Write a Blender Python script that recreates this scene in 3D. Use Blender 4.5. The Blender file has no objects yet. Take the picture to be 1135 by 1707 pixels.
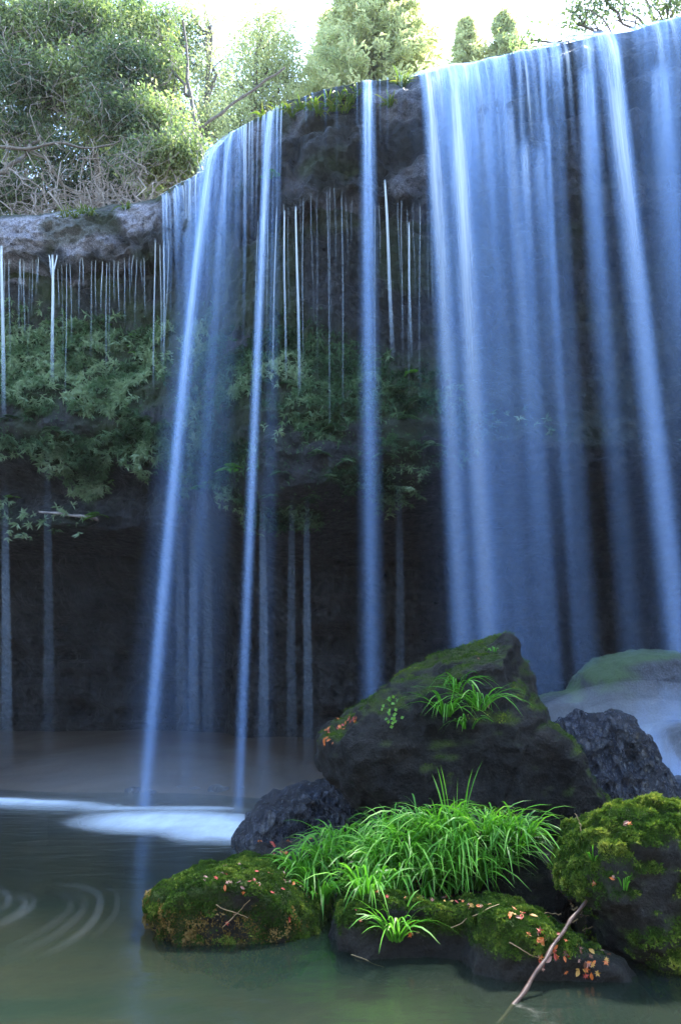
import bpy, bmesh, math, random
import numpy as np
from mathutils import Vector, Matrix
from mathutils.bvhtree import BVHTree

rng = np.random.default_rng(7)
random.seed(7)
scn = bpy.context.scene
COL = scn.collection

# ------------------------------------------------------------------ camera
F_PX, CX, CY = 1230.0, 567.5, 853.5
TILT = math.radians(14.9)
CAM = np.array([0.0, 0.0, 1.1])
cd = bpy.data.cameras.new('camera'); cam = bpy.data.objects.new('camera', cd); COL.objects.link(cam)
cam.location = CAM; cam.rotation_euler = (math.pi/2 + TILT, 0, 0)
cd.sensor_fit = 'VERTICAL'; cd.sensor_height = 36.0; cd.lens = 36.0*F_PX/1707.0
cd.clip_start = 0.05; cd.clip_end = 1000
scn.camera = cam

# ------------------------------------------------------------------ sky and sun
SUN_EL, SUN_AZ = math.radians(59), math.radians(38)
w = bpy.data.worlds.new('World'); scn.world = w; w.use_nodes = True
nt = w.node_tree; bg = nt.nodes['Background']
sky = nt.nodes.new('ShaderNodeTexSky'); sky.sky_type = 'NISHITA'; sky.sun_disc = False
sky.sun_elevation = SUN_EL; sky.sun_rotation = SUN_AZ
sky.air_density = 1.3; sky.dust_density = 0.6; sky.ozone_density = 2.5
nt.links.new(sky.outputs[0], bg.inputs[0]); bg.inputs[1].default_value = 0.15
sd = bpy.data.lights.new('sun', 'SUN'); so = bpy.data.objects.new('sun', sd); COL.objects.link(so)
sd.energy = 4.6; sd.angle = math.radians(10); sd.color = (1.0, 0.96, 0.90)
sdir = Vector((math.sin(SUN_AZ)*math.cos(SUN_EL), math.cos(SUN_AZ)*math.cos(SUN_EL), math.sin(SUN_EL)))
so.rotation_euler = sdir.to_track_quat('Z', 'Y').to_euler(); so.location = (0, 0, 30)
vs = scn.view_settings
vs.view_transform = 'Standard'; vs.look = 'None'; vs.exposure = 2.92; vs.gamma = 1.0; vs.use_curve_mapping = False
scn.render.engine = 'CYCLES'
scn.cycles.max_bounces = 8; scn.cycles.diffuse_bounces = 3; scn.cycles.glossy_bounces = 3
scn.cycles.transmission_bounces = 4; scn.cycles.transparent_max_bounces = 48; scn.cycles.volume_bounces = 1

# ------------------------------------------------------------------ helpers
FWD = np.array([0, math.cos(TILT), math.sin(TILT)]); UP = np.array([0, -math.sin(TILT), math.cos(TILT)])
def ray(px, py):
    return np.array([1.0, 0, 0])*((px-CX)/F_PX) + UP*((CY-py)/F_PX) + FWD
def at_z(px, py, z):
    d = ray(px, py); return CAM + d*((z-CAM[2])/d[2])
def at_y(px, py, y):
    d = ray(px, py); return CAM + d*((y-CAM[1])/d[1])
def x_for(px, y, z):          # world x that shows at column px for a point at (y, z)
    dep = (y-CAM[1])*FWD[1] + (z-CAM[2])*FWD[2]
    return (px-CX)/F_PX*dep
def m_per_px(y, z=1.1):
    return ((y-CAM[1])*FWD[1] + (z-CAM[2])*FWD[2])/F_PX

def _hash(i, j, k, seed):
    n = (i*374761393 + j*668265263 + k*2147483647 + seed*974634777).astype(np.int64) & 0x7fffffff
    n = ((n ^ (n >> 13))*1274126177) & 0x7fffffff
    n = n ^ (n >> 16)
    return (n & 0xffff)/65535.0*2-1
def noise(p, seed=0):
    p = np.asarray(p, float); i = np.floor(p).astype(np.int64); f = p-i
    u = f*f*f*(f*(f*6-15)+10); r = 0
    for a in (0, 1):
        for b in (0, 1):
            for c in (0, 1):
                wgt = (u[:, 0] if a else 1-u[:, 0])*(u[:, 1] if b else 1-u[:, 1])*(u[:, 2] if c else 1-u[:, 2])
                r = r + wgt*_hash(i[:, 0]+a, i[:, 1]+b, i[:, 2]+c, seed)
    return r
def fbm(p, oct=4, seed=0, gain=0.5):
    r = 0; a = 1; p = np.asarray(p, float)
    for o in range(oct):
        r = r + a*noise(p*(2.03**o)+o*17.3, seed+o); a *= gain
    return r
def ridged(p, oct=4, seed=0):
    r = 0; a = 1; p = np.asarray(p, float)
    for o in range(oct):
        r = r + a*(1-2*np.abs(noise(p*(2.1**o)+o*9.1, seed+o))); a *= .5
    return r
def sstep(a, b, x):
    t = np.clip((x-a)/(b-a), 0, 1); return t*t*(3-2*t)

def mesh_np(name, V, Fc, attrs=None, uv=None, smooth=True):
    V = np.ascontiguousarray(V, np.float32); Fc = np.ascontiguousarray(Fc, np.int32)
    me = bpy.data.meshes.new(name); n, k = Fc.shape
    me.vertices.add(len(V)); me.vertices.foreach_set('co', V.ravel())
    me.loops.add(n*k); me.loops.foreach_set('vertex_index', Fc.ravel())
    me.polygons.add(n); me.polygons.foreach_set('loop_start', np.arange(n, dtype=np.int32)*k)
    me.polygons.foreach_set('loop_total', np.full(n, k, np.int32))
    me.update(calc_edges=True)
    for an, arr in (attrs or {}).items():
        at = me.attributes.new(an, 'FLOAT', 'POINT'); at.data.foreach_set('value', np.ascontiguousarray(arr, np.float32))
    if uv is not None:
        l = me.uv_layers.new(name='UVMap'); l.data.foreach_set('uv', np.ascontiguousarray(uv[Fc.ravel()], np.float32).ravel())
    me.polygons.foreach_set('use_smooth', np.full(n, smooth, bool))
    me.validate(); return me
def obj(name, me, mat=None, parent=None, **props):
    o = bpy.data.objects.new(name, me); COL.objects.link(o)
    if mat is not None and me is not None:
        me.materials.clear(); me.materials.append(mat)
    if parent is not None: o.parent = parent
    for k, v in props.items(): o[k] = v
    return o
def thing(name, label, cat, loc=(0, 0, 0), group=None):
    o = bpy.data.objects.new(name, None); COL.objects.link(o); o.location = loc; o.empty_display_size = .1
    o['label'] = label; o['category'] = cat
    if group: o['group'] = group
    return o
def rebase(o, parent_loc):       # mesh built in world coordinates under an empty that stands at parent_loc
    o.matrix_parent_inverse = Matrix.Translation(-Vector(parent_loc))

# ------------------------------------------------------------------ materials
def nodes(name):
    m = bpy.data.materials.new(name); m.use_nodes = True; t = m.node_tree
    return m, t, t.nodes['Principled BSDF'], t.nodes['Material Output']
def N(t, typ, **kw):
    n = t.nodes.new(typ)
    for k, v in kw.items(): setattr(n, k, v)
    return n
def noise_node(t, vec, scale, detail=6, rough=.6, dist=0):
    n = N(t, 'ShaderNodeTexNoise'); n.inputs['Scale'].default_value = scale; n.inputs['Detail'].default_value = detail
    n.inputs['Roughness'].default_value = rough; n.inputs['Distortion'].default_value = dist
    t.links.new(vec, n.inputs['Vector']); return n.outputs[0]
def ramp(t, fac, stops):
    r = N(t, 'ShaderNodeValToRGB'); e = r.color_ramp.elements
    while len(e) < len(stops): e.new(.5)
    for el, (p, c) in zip(e, stops): el.position = p; el.color = (c[0], c[1], c[2], 1)
    t.links.new(fac, r.inputs[0]); return r.outputs[0]
def mix(t, fac, a, b, typ='MIX'):
    n = N(t, 'ShaderNodeMix', data_type='RGBA', blend_type=typ)
    if isinstance(fac, (int, float)): n.inputs[0].default_value = fac
    else: t.links.new(fac, n.inputs[0])
    for s, v in ((6, a), (7, b)):
        if isinstance(v, tuple): n.inputs[s].default_value = (v[0], v[1], v[2], 1)
        else: t.links.new(v, n.inputs[s])
    return n.outputs[2]
def math_(t, op, a, b=None, clamp=False):
    n = N(t, 'ShaderNodeMath', operation=op, use_clamp=clamp)
    for s, v in ((0, a), (1, b)):
        if v is None: continue
        if isinstance(v, (int, float)): n.inputs[s].default_value = v
        else: t.links.new(v, n.inputs[s])
    return n.outputs[0]
def attr(t, name):
    n = N(t, 'ShaderNodeAttribute', attribute_name=name); return n.outputs['Fac']
def bump(t, b, h, strength, dist):
    n = N(t, 'ShaderNodeBump'); n.inputs['Strength'].default_value = strength; n.inputs['Distance'].default_value = dist
    t.links.new(h, n.inputs['Height']); t.links.new(n.outputs[0], b.inputs['Normal'])

def rock_material(name, dark, mid, light, moss_d, moss_l, rough=(.3, .6), scale=1.0, bdist=.03, lichen=None, stretch=(1, 1, 1), wet=.5, chip=6, chipw=.6):
    m, t, b, out = nodes(name)
    g = N(t, 'ShaderNodeNewGeometry'); mp = N(t, 'ShaderNodeMapping'); mp.inputs['Scale'].default_value = stretch
    t.links.new(g.outputs['Position'], mp.inputs[0]); P = mp.outputs[0]
    n1 = noise_node(t, P, 1.3*scale, 8, .65, .3); n2 = noise_node(t, P, 9*scale, 8, .7); n3 = noise_node(t, P, 45*scale, 5, .7)
    c = ramp(t, n1, [(.3, dark), (.5, mid), (.72, light)])
    c2 = ramp(t, n2, [(.32, dark), (.55, mid), (.8, light)])
    c = mix(t, .5, c, c2)
    if lichen:
        lf = math_(t, 'MULTIPLY', attr(t, 'lichen'), ramp(t, n2, [(.28, (0, 0, 0)), (.52, (1, 1, 1))]))
        c = mix(t, lf, c, lichen)
    c = mix(t, 1.0, c, ramp(t, n3, [(.35, (.35, .35, .35)), (.55, (1, 1, 1)), (.72, (2.4, 2.3, 2.2))]), 'MULTIPLY')
    mc = ramp(t, n3, [(.3, moss_d), (.7, moss_l)])
    mc = mix(t, .45, mc, ramp(t, n2, [(.3, moss_d), (.7, moss_l)]))
    c = mix(t, attr(t, 'moss'), c, mc)
    t.links.new(c, b.inputs['Base Color'])
    rr = N(t, 'ShaderNodeMapRange'); rr.inputs[3].default_value = rough[0]; rr.inputs[4].default_value = rough[1]
    rr.inputs[1].default_value = .35; rr.inputs[2].default_value = .65
    t.links.new(n2, rr.inputs[0])
    r2 = math_(t, 'ADD', rr.outputs[0], math_(t, 'MULTIPLY', attr(t, 'moss'), .45), True)
    t.links.new(r2, b.inputs['Roughness']); b.inputs['Specular IOR Level'].default_value = wet
    vo = N(t, 'ShaderNodeTexVoronoi', feature='F1'); vo.inputs['Scale'].default_value = chip
    wp_ = N(t, 'ShaderNodeVectorMath', operation='ADD'); nz_ = N(t, 'ShaderNodeTexNoise'); nz_.inputs['Scale'].default_value = chip*.7; t.links.new(P, nz_.inputs['Vector'])
    sc_ = N(t, 'ShaderNodeVectorMath', operation='SCALE'); sc_.inputs['Scale'].default_value = .35/chip*2; t.links.new(nz_.outputs['Color'], sc_.inputs[0])
    t.links.new(P, wp_.inputs[0]); t.links.new(sc_.outputs[0], wp_.inputs[1]); t.links.new(wp_.outputs[0], vo.inputs['Vector'])
    h = math_(t, 'ADD', math_(t, 'ADD', math_(t, 'MULTIPLY', n2, 1.0), math_(t, 'MULTIPLY', n3, .35)), math_(t, 'MULTIPLY', vo.outputs['Distance'], chipw))
    bump(t, b, h, 1.0, bdist*1.6)
    return m
def leaf_material(name, stops, trans=.35, rough=.4, spec=.4):
    m, t, b, out = nodes(name)
    c = ramp(t, attr(t, 'tint'), stops)
    t.links.new(c, b.inputs['Base Color']); b.inputs['Roughness'].default_value = rough; b.inputs['Specular IOR Level'].default_value = spec
    tr = N(t, 'ShaderNodeBsdfTranslucent'); mx = N(t, 'ShaderNodeMixShader'); mx.inputs[0].default_value = trans
    t.links.new(mix(t, 1.0, c, (1.15, 1.2, .7), 'MULTIPLY'), tr.inputs[0])
    t.links.new(b.outputs[0], mx.inputs[1]); t.links.new(tr.outputs[0], mx.inputs[2]); t.links.new(mx.outputs[0], out.inputs[0])
    return m
def plain(name, c1, c2, scale=20, rough=.7, bd=.004):
    m, t, b, out = nodes(name); g = N(t, 'ShaderNodeTexCoord')
    n = noise_node(t, g.outputs['Object'], scale, 6, .65)
    t.links.new(ramp(t, n, [(.3, c1), (.7, c2)]), b.inputs['Base Color']); b.inputs['Roughness'].default_value = rough
    bump(t, b, n, .6, bd); return m

def water_material(name, col, streak_across, streak_along, lo, hi):
    m, t, b, out = nodes(name)
    t.nodes.remove(b)
    uv = N(t, 'ShaderNodeUVMap', uv_map='UVMap'); mp = N(t, 'ShaderNodeMapping'); mp.inputs['Scale'].default_value = (streak_across, streak_along, 1)
    t.links.new(uv.outputs[0], mp.inputs[0])
    n = noise_node(t, mp.outputs[0], 1.0, 6, .72)
    mr = N(t, 'ShaderNodeMapRange'); mr.inputs[1].default_value = .32; mr.inputs[2].default_value = .68
    mr.inputs[3].default_value = lo; mr.inputs[4].default_value = hi; t.links.new(n, mr.inputs[0])
    k = attr(t, 'streak'); sm = math_(t, 'ADD', math_(t, 'MULTIPLY', mr.outputs[0], k), math_(t, 'MULTIPLY', math_(t, 'SUBTRACT', 1.0, k), .8))
    a = math_(t, 'MULTIPLY', attr(t, 'alpha'), sm, True)
    df = N(t, 'ShaderNodeBsdfDiffuse'); tl = N(t, 'ShaderNodeBsdfTranslucent'); tp = N(t, 'ShaderNodeBsdfTransparent')
    dens = ramp(t, a, [(.10, col), (.5, (.86, .93, .98))])
    t.links.new(dens, df.inputs[0]); t.links.new(dens, tl.inputs[0])
    m1 = N(t, 'ShaderNodeMixShader'); m1.inputs[0].default_value = .4
    t.links.new(df.outputs[0], m1.inputs[1]); t.links.new(tl.outputs[0], m1.inputs[2])
    m2 = N(t, 'ShaderNodeMixShader'); t.links.new(a, m2.inputs[0]); t.links.new(tp.outputs[0], m2.inputs[1]); t.links.new(m1.outputs[0], m2.inputs[2])
    t.links.new(m2.outputs[0], out.inputs[0]); return m

M = {}
M['cliff'] = rock_material('wet_cliff_rock', (.005, .0055, .007), (.014, .0145, .018), (.045, .046, .056), (.007, .015, .004), (.035, .065, .012), (.25, .6), 1.0, .09, (.38, .38, .47), (1, 1, 1), .5, 7, .8)
M['boulder'] = rock_material('boulder_rock', (.002, .0016, .001), (.008, .0066, .0045), (.055, .045, .034), (.016, .03, .004), (.09, .125, .014), (.3, .65), 1.6, .05, None, (1, 1, 1), .3, 9, .5)
M['mossrock'] = rock_material('mossy_rock', (.003, .0025, .0016), (.009, .0075, .005), (.028, .023, .015), (.008, .018, .0025), (.055, .085, .011), (.35, .7), 2.0, .02, None, (1, 1, 1), .35)
M['slate'] = rock_material('wet_slate', (.008, .010, .015), (.03, .036, .052), (.12, .14, .19), (.015, .03, .008), (.05, .09, .02), (.10, .32), 1.6, .05, None, (1.6, 1.6, .8), .8, 15, 1.2)  # lightest tone is raised and bluish to imitate sky glints on the slate
M['misty'] = rock_material('spray_rock', (.015, .018, .025), (.03, .036, .05), (.07, .085, .11), (.02, .04, .015), (.06, .10, .035), (.3, .6), 1.2, .02)
M['fern'] = leaf_material('fern_leaf', [(0, (.012, .034, .016)), (.4, (.055, .12, .06)), (.75, (.14, .23, .13)), (1, (.30, .40, .27))], .25, .45)
M['bright'] = leaf_material('bright_fern', [(0, (.05, .16, .02)), (1, (.16, .36, .05))], .35, .45)
M['grass'] = leaf_material('grass_blade', [(0, (.02, .085, .006)), (.4, (.07, .25, .02)), (.8, (.15, .40, .04)), (1, (.32, .50, .13))], .45, .42, .35)
M['drygrass'] = leaf_material('lip_grass', [(0, (.03, .06, .01)), (.5, (.09, .16, .02)), (1, (.22, .21, .06))], .35, .5)
M['moss'] = leaf_material('moss_tuft', [(0, (.010, .030, .005)), (.45, (.042, .092, .012)), (.8, (.12, .18, .025)), (1, (.27, .30, .055))], .3, .8, .15)
M['mossbrown'] = leaf_material('dry_moss', [(0, (.05, .035, .012)), (.5, (.16, .11, .03)), (1, (.34, .24, .10))], .3, .8, .15)
M['evergreen'] = leaf_material('evergreen_leaf', [(0, (.025, .055, .035)), (.4, (.095, .15, .075)), (.75, (.20, .27, .11)), (1, (.36, .40, .22))], .5, .28, .8)
M['conifer'] = leaf_material('hazed_needles', [(0, (.26, .31, .22)), (.5, (.42, .45, .31)), (1, (.56, .56, .40))], .6, .6, .2)  # needle colour whitened to imitate haze and glare on the far conifers
M['pale'] = leaf_material('hazed_leaf', [(0, (.24, .29, .20)), (.5, (.40, .44, .30)), (1, (.52, .54, .40))], .6, .5, .3)  # leaf colour lightened as if washed out by bright hazy air
M['bark'] = plain('tree_bark', (.05, .042, .036), (.16, .14, .125), 14, .85, .01)
M['twig'] = plain('bare_twig', (.13, .11, .10), (.36, .32, .30), 8, .8, .003)
M['stick'] = plain('brown_stick', (.022, .009, .005), (.07, .028, .013), 22, .5, .003)
M['straw'] = plain('dry_straw', (.20, .13, .06), (.40, .28, .13), 22, .7, .002)
M['sand'] = plain('cave_sand', (.05, .034, .022), (.105, .072, .047), 3, .75, .02)
M['bed'] = plain('pool_bed', (.035, .030, .016), (.13, .10, .05), 1.1, .9, .02)
M['soil'] = plain('leaf_litter', (.03, .025, .015), (.09, .07, .04), 4, .9, .03)
for k, c1, c2 in (('red', (.20, .018, .008), (.36, .04, .014)), ('orange', (.34, .075, .008), (.5, .13, .016)), ('brown', (.07, .026, .012), (.15, .055, .024)),
                  ('yellow', (.30, .16, .02), (.4, .22, .04)), ('pink', (.24, .12, .09), (.36, .20, .15))):
    M['leaf_'+k] = plain('fallen_leaf_'+k, c1, c2, 30, .55, .001)
M['fall'] = water_material('falling_water', (.35, .56, .94), 11, .22, .0, 1.3)
M['trickle'] = water_material('trickling_water', (.60, .76, .95), 30, 3, .6, 1.1)
M['foam'] = water_material('white_foam', (.93, .96, .98), 5, 1.2, .75, 1.1)

# pool water
m, t, b, out = nodes('pool_water'); M['water'] = m
g = N(t, 'ShaderNodeNewGeometry'); P = g.outputs['Position']
mp = N(t, 'ShaderNodeMapping'); mp.inputs['Scale'].default_value = (.7, 1.6, 1); t.links.new(P, mp.inputs[0])
n1 = noise_node(t, mp.outputs[0], .9, 4, .55, .6)
murk = ramp(t, n1, [(.3, (.010, .030, .021)), (.7, (.032, .040, .024))])
df = N(t, 'ShaderNodeBsdfDiffuse'); t.links.new(murk, df.inputs[0])
tp = N(t, 'ShaderNodeBsdfTransparent'); tp.inputs[0].default_value = (.72, .74, .55, 1)
gl = N(t, 'ShaderNodeBsdfGlossy'); gl.inputs['Roughness'].default_value = .16; gl.inputs[0].default_value = (1, 1, 1, 1)
mA = N(t, 'ShaderNodeMixShader'); mA.inputs[0].default_value = .36; t.links.new(tp.outputs[0], mA.inputs[1]); t.links.new(df.outputs[0], mA.inputs[2])
fr = N(t, 'ShaderNodeFresnel'); fr.inputs[0].default_value = 1.33
bp = N(t, 'ShaderNodeBump'); bp.inputs['Strength'].default_value = .25; bp.inputs['Distance'].default_value = .05
t.links.new(noise_node(t, mp.outputs[0], 3.0, 3, .5, .5), bp.inputs['Height']); t.links.new(bp.outputs[0], gl.inputs['Normal'])
mB = N(t, 'ShaderNodeMixShader'); t.links.new(fr.outputs[0], mB.inputs[0]); t.links.new(mA.outputs[0], mB.inputs[1]); t.links.new(gl.outputs[0], mB.inputs[2])
t.nodes.remove(b); t.links.new(mB.outputs[0], out.inputs[0])

# ================================================================== THE SETTING
H = 10.5
LIPPX = [(-260, 372), (-80, 365), (0, 362), (80, 357), (150, 347), (215, 340), (258, 334), (272, 322), (300, 303), (340, 281), (362, 245), (385, 220), (430, 195),
         (480, 170), (530, 152), (610, 136), (690, 124), (760, 110), (850, 88), (960, 68), (1060, 50), (1135, 26), (1250, 2), (1400, -30)]
lipw = [at_z(x, y, H) for x, y in LIPPX]; lipk = [x for x, _ in LIPPX]
lipw = [np.array([-30., lipw[0][1]-3, H]), np.array([-14., lipw[0][1]+.6, H])] + lipw + [np.array([12., lipw[-1][1]-.9, H]), np.array([26., 3, H])]
lipk = [-900, -500] + lipk + [1700, 2200]
lipw = np.array(lipw); lipk = np.array(lipk, float)
def lip(px):
    return np.array([np.interp(px, lipk, lipw[:, i]) for i in range(3)])

ST = {-100: [(0, 10.5), (-.10, 10.2), (-.12, 9.8), (.0, 9.58), (.45, 9.45), (.6, 8.6), (.45, 7.6), (.0, 6.8), (-.05, 6.1), (.35, 5.6), (1.1, 5.25), (.75, 4.7), (.7, 4.4), (2.2, 4.1), (4.2, 2.4), (4.6, 1.0), (4.7, .4)],
      262: [(0, 10.5), (-.10, 10.2), (-.12, 9.8), (.0, 9.4), (.40, 9.2), (.6, 8.3), (.5, 7.4), (.1, 6.6), (.05, 5.9), (.35, 5.4), (1.0, 5.1), (.75, 4.6), (.7, 4.3), (2.2, 4.0), (4.2, 2.4), (4.6, 1.0), (4.7, .4)],
      450: [(0, 10.5), (-.08, 10.1), (-.15, 9.4), (-.1, 8.95), (.5, 8.75), (.7, 7.8), (.65, 6.9), (.35, 6.0), (.0, 5.2), (.1, 4.5), (.2, 4.0), (.9, 3.85), (1.6, 3.8), (3.0, 3.5), (4.5, 2.2), (5.0, 1.0), (5.1, .4)],
      690: [(0, 10.5), (-.05, 10), (-.12, 9.1), (-.05, 8.3), (.55, 8.05), (.75, 7.2), (.75, 6.4), (.5, 5.7), (.2, 5.1), (.15, 4.6), (.35, 4.2), (1.0, 4.05), (1.7, 3.9), (3.0, 3.5), (4.5, 2.2), (5.0, 1.0), (5.1, .4)],
      1000: [(0, 10.5), (-.05, 10), (-.15, 8.9), (-.05, 7.8), (.5, 7.4), (.8, 6.6), (.85, 5.8), (.8, 5.2), (.7, 4.7), (.6, 4.4), (.8, 4.15), (1.3, 4.0), (1.8, 3.8), (3, 3.4), (4.5, 2.2), (5, 1), (5.1, .4)]}
skeys = sorted(ST); sarr = np.array([ST[k] for k in skeys])      # (5,17,2)
def profile(px):
    px = np.atleast_1d(px); q = np.empty((len(px), 17, 2))
    for i in range(17):
        for j in range(2): q[:, i, j] = np.interp(px, skeys, sarr[:, i, j])
    return q
# parameter along the lip: dense where the photograph looks
seg = np.r_[0, np.cumsum(np.linalg.norm(np.diff(lipw, axis=0), axis=1))]
S0 = np.interp(-260, lipk, seg); S1 = np.interp(1400, lipk, seg)
S = np.r_[np.linspace(0, S0, 40)[:-1], np.linspace(S0, S1, 620), np.linspace(S1, seg[-1], 40)[1:]]
KEY = np.interp(S, seg, lipk); LW = np.stack([np.interp(S, seg, lipw[:, i]) for i in range(3)], 1)
PR = profile(KEY)
tv = np.r_[np.linspace(0, 4, 80, endpoint=False), np.linspace(4, 12, 110, endpoint=False), np.linspace(12, 16, 60)]
i0 = np.minimum(tv.astype(int), 15); ft = tv-i0
D = PR[:, i0, 0]*(1-ft) + PR[:, i0+1, 0]*ft; Z = PR[:, i0, 1]*(1-ft) + PR[:, i0+1, 1]*ft
nu, nv = D.shape
X = np.repeat(LW[:, :1], nv, 1); Y = LW[:, 1:2] + D; Z = Z.copy()
P0 = np.stack([X, Y, Z], -1).reshape(-1, 3)
tvv = np.tile(tv, nu); keyv = np.repeat(KEY, nv)
lipfade = sstep(0, 1.5, tvv); botfade = 1-sstep(15, 16, tvv)
cave = sstep(10.5, 13, tvv)
big = fbm(P0*[.55, .5, .7], 3, 3)*.22 + fbm(P0*[1.6, 1.6, 1.6], 3, 11)*.13
blocky = (np.abs(noise(P0*[.9, .9, 1.5], 21)) - .3)*.42 + (np.abs(noise(P0*[2.3, 2.3, 2.9], 23))-.3)*.22
strata = fbm(np.c_[P0[:, 0]*.35, P0[:, 1]*.3, P0[:, 2]*4.2+P0[:, 0]*.25], 3, 31)*.16*cave
fine = fbm(P0*5, 3, 41)*.07 + (ridged(P0*[3.2, 3.2, 4.5], 3, 45)-.8)*.05 + fbm(P0*17, 2, 43)*.02
brow = (1-sstep(3.3, 4.4, tvv))
flat_ = np.interp(keyv, [240, 300], [.35, 1.0]); blocky = blocky*np.where(tvv < 4.5, flat_, 1)
disp = (big*(.5+.5*cave)*np.where(tvv < 4.5, .4+.6*flat_, 1) + blocky*(.25+.75*brow) + strata + fine)*(.12+.88*lipfade)*(.3+.7*botfade)
under = np.exp(-((tvv-3.6)/.35)**2)
P0[:, 1] -= disp
P0[:, 2] += (fbm(P0*[1.1, .5, 0.2], 3, 51)*.22 + fbm(P0*[4, 1, .2], 2, 53)*.09)*np.exp(-((tvv-3.4)/.9)**2) + .04*fbm(P0*[2.5, 2, 0], 3, 57)*(1-lipfade)
CLV = P0.reshape(nu, nv, 3)
# what grows where
zv = P0[:, 2]
vt = np.interp(keyv, [-100, 262, 450, 690, 830, 1000], [9.2, 8.6, 7.5, 6.1, 5.3, 4.8]); vb = np.interp(keyv, [-100, 262, 450, 690, 1000], [5.4, 5.1, 3.75, 4.05, 4.3])
dark_right = sstep(760, 900, keyv); amt = np.interp(keyv, [-300, 690, 800, 1000, 1200], [1, 1, .5, .22, .1])
vb = vb + .45*fbm(P0*[1.3, 0, 0], 3, 67); vegz = sstep(vt+.2, vt-.8, zv)*sstep(vb-.1, vb+.25, zv)*(tvv > 3.9)*(tvv < 11.8)
veg = vegz*amt*sstep(-.5, .1, fbm(P0*[1.0, 1.0, 1.3], 3, 61)+.15)
ledge2 = sstep(4.2, 4.4, zv)*sstep(4.95, 4.75, zv)*(tvv > 10)*(tvv < 12.4)*(keyv < 330)*.4*sstep(-.3, .2, fbm(P0*[1.2, 1, 1], 2, 63))
veg = np.maximum(veg, ledge2)
mossatt = np.clip(.9*veg + .75*sstep(.05, .5, fbm(P0*[1.1, 1, 1.4], 3, 71))*(tvv < 4)*np.interp(keyv, [0, 262, 690, 800], [.7, .8, .9, .3]) + .5*sstep(.6, .0, tvv)*np.interp(keyv, [0, 690, 720], [1, 1, .2])
                  + .9*(tvv > 3.8)*(tvv < 9)*sstep(-.5, .2, fbm(P0*.9, 3, 73))*np.interp(keyv, [0, 690, 900], [1, .6, .25]), 0, 1)
lich = (tvv < 4.1)*np.interp(keyv, [-300, 245, 290, 480, 700, 760], [.95, .9, .3, .35, .3, .1])*sstep(-.35, .35, fbm(P0*[.9, .9, 1.3], 3, 81))
ii = np.arange(nu*nv).reshape(nu, nv)
FC = np.stack([ii[:-1, :-1], ii[:-1, 1:], ii[1:, 1:], ii[1:, :-1]], -1).reshape(-1, 4)
me = mesh_np('cliff', P0, FC, {'moss': mossatt, 'lichen': lich})
cliff = obj('cliff', me, M['cliff'], kind='structure')
# plateau above the lip
pv = []; rows = [0, .25, .8, 2, 4, 8, 16, 40, 110]
rise = [0, .02, .05, .0, -.05, .2, 1.2, 7, 14]
for i in range(0, nu, 3):
    for r, zz in zip(rows, rise):
        pv.append([CLV[i, 0, 0]*(1+r*.02), CLV[i, 0, 1]+r+.002, CLV[i, 0, 2]+zz+(.05*math.sin(i*.13+r) if r else 0)])
pv = np.array(pv); nr = len(rows); nc = len(pv)//nr
jj = np.arange(nc*nr).reshape(nc, nr)
obj('plateau', mesh_np('plateau', pv, np.stack([jj[:-1, :-1], jj[:-1, 1:], jj[1:, 1:], jj[1:, :-1]], -1).reshape(-1, 4)), M['soil'], kind='structure')

# ground under pool, shore inside the cave
gx = np.r_[np.linspace(-120, -14, 10)[:-1], np.linspace(-14, 14, 170), np.linspace(14, 120, 10)[1:]]
gy = np.r_[np.linspace(-120, 0, 10)[:-1], np.linspace(0, 19, 170), np.linspace(19, 140, 10)[1:]]
GX, GY = np.meshgrid(gx, gy, indexing='ij'); gp = np.stack([GX.ravel(), GY.ravel(), 0*GX.ravel()], 1)
shore = np.interp(gp[:, 0], [-14, -5, -2, 0, 3, 6, 14], [11.2, 10.9, 10.3, 9.6, 9.0, 8.5, 8.0]) + .35*noise(gp*[.5, 0, 0]+5, 91)
dd = gp[:, 1]-shore
gz = np.where(dd > 0, np.minimum(dd*.11, .62), np.maximum(dd*.16, -.75)) + fbm(gp*[.9, .9, 1], 3, 95)*.035*np.clip(np.abs(dd), .3, 1) + fbm(gp*5, 2, 97)*.008
bump_ = .55*np.exp(-(((gp[:, 0]-.5)/1.9)**2+((gp[:, 1]-3.9)/1.5)**2))
gz = np.where(dd < 0, gz+bump_, gz)
back = np.clip(-2.5-gp[:, 1], 0, None); gz = gz + np.minimum(back*1.0, 11+.03*back)  # unseen bank behind the camera, raised to block low sky light
gp[:, 2] = gz
kk = np.arange(len(gp)).reshape(GX.shape)
me = mesh_np('ground', gp, np.stack([kk[:-1, :-1], kk[1:, :-1], kk[1:, 1:], kk[:-1, 1:]], -1).reshape(-1, 4))
ground = obj('ground', me, M['sand'], kind='structure')
mg, t, b, out = nodes('shore_and_bed'); gN = N(t, 'ShaderNodeNewGeometry')
sx = N(t, 'ShaderNodeSeparateXYZ'); t.links.new(gN.outputs['Position'], sx.inputs[0])
nA = noise_node(t, gN.outputs['Position'], 1.4, 6, .6); nB = noise_node(t, gN.outputs['Position'], 14, 6, .7)
mr = N(t, 'ShaderNodeMapRange'); mr.inputs[1].default_value = -.15; mr.inputs[2].default_value = .06; t.links.new(sx.outputs[2], mr.inputs[0])
c = mix(t, mr.outputs[0], ramp(t, nA, [(.3, (.03, .026, .012)), (.7, (.20, .13, .06))]), ramp(t, nA, [(.3, (.018, .012, .009)), (.7, (.05, .033, .022))]))
c = mix(t, .35, c, ramp(t, nB, [(.3, (.018, .013, .009)), (.7, (.085, .06, .04))]))
t.links.new(c, b.inputs['Base Color']); b.inputs['Roughness'].default_value = .65; bump(t, b, nB, .5, .02)
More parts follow.
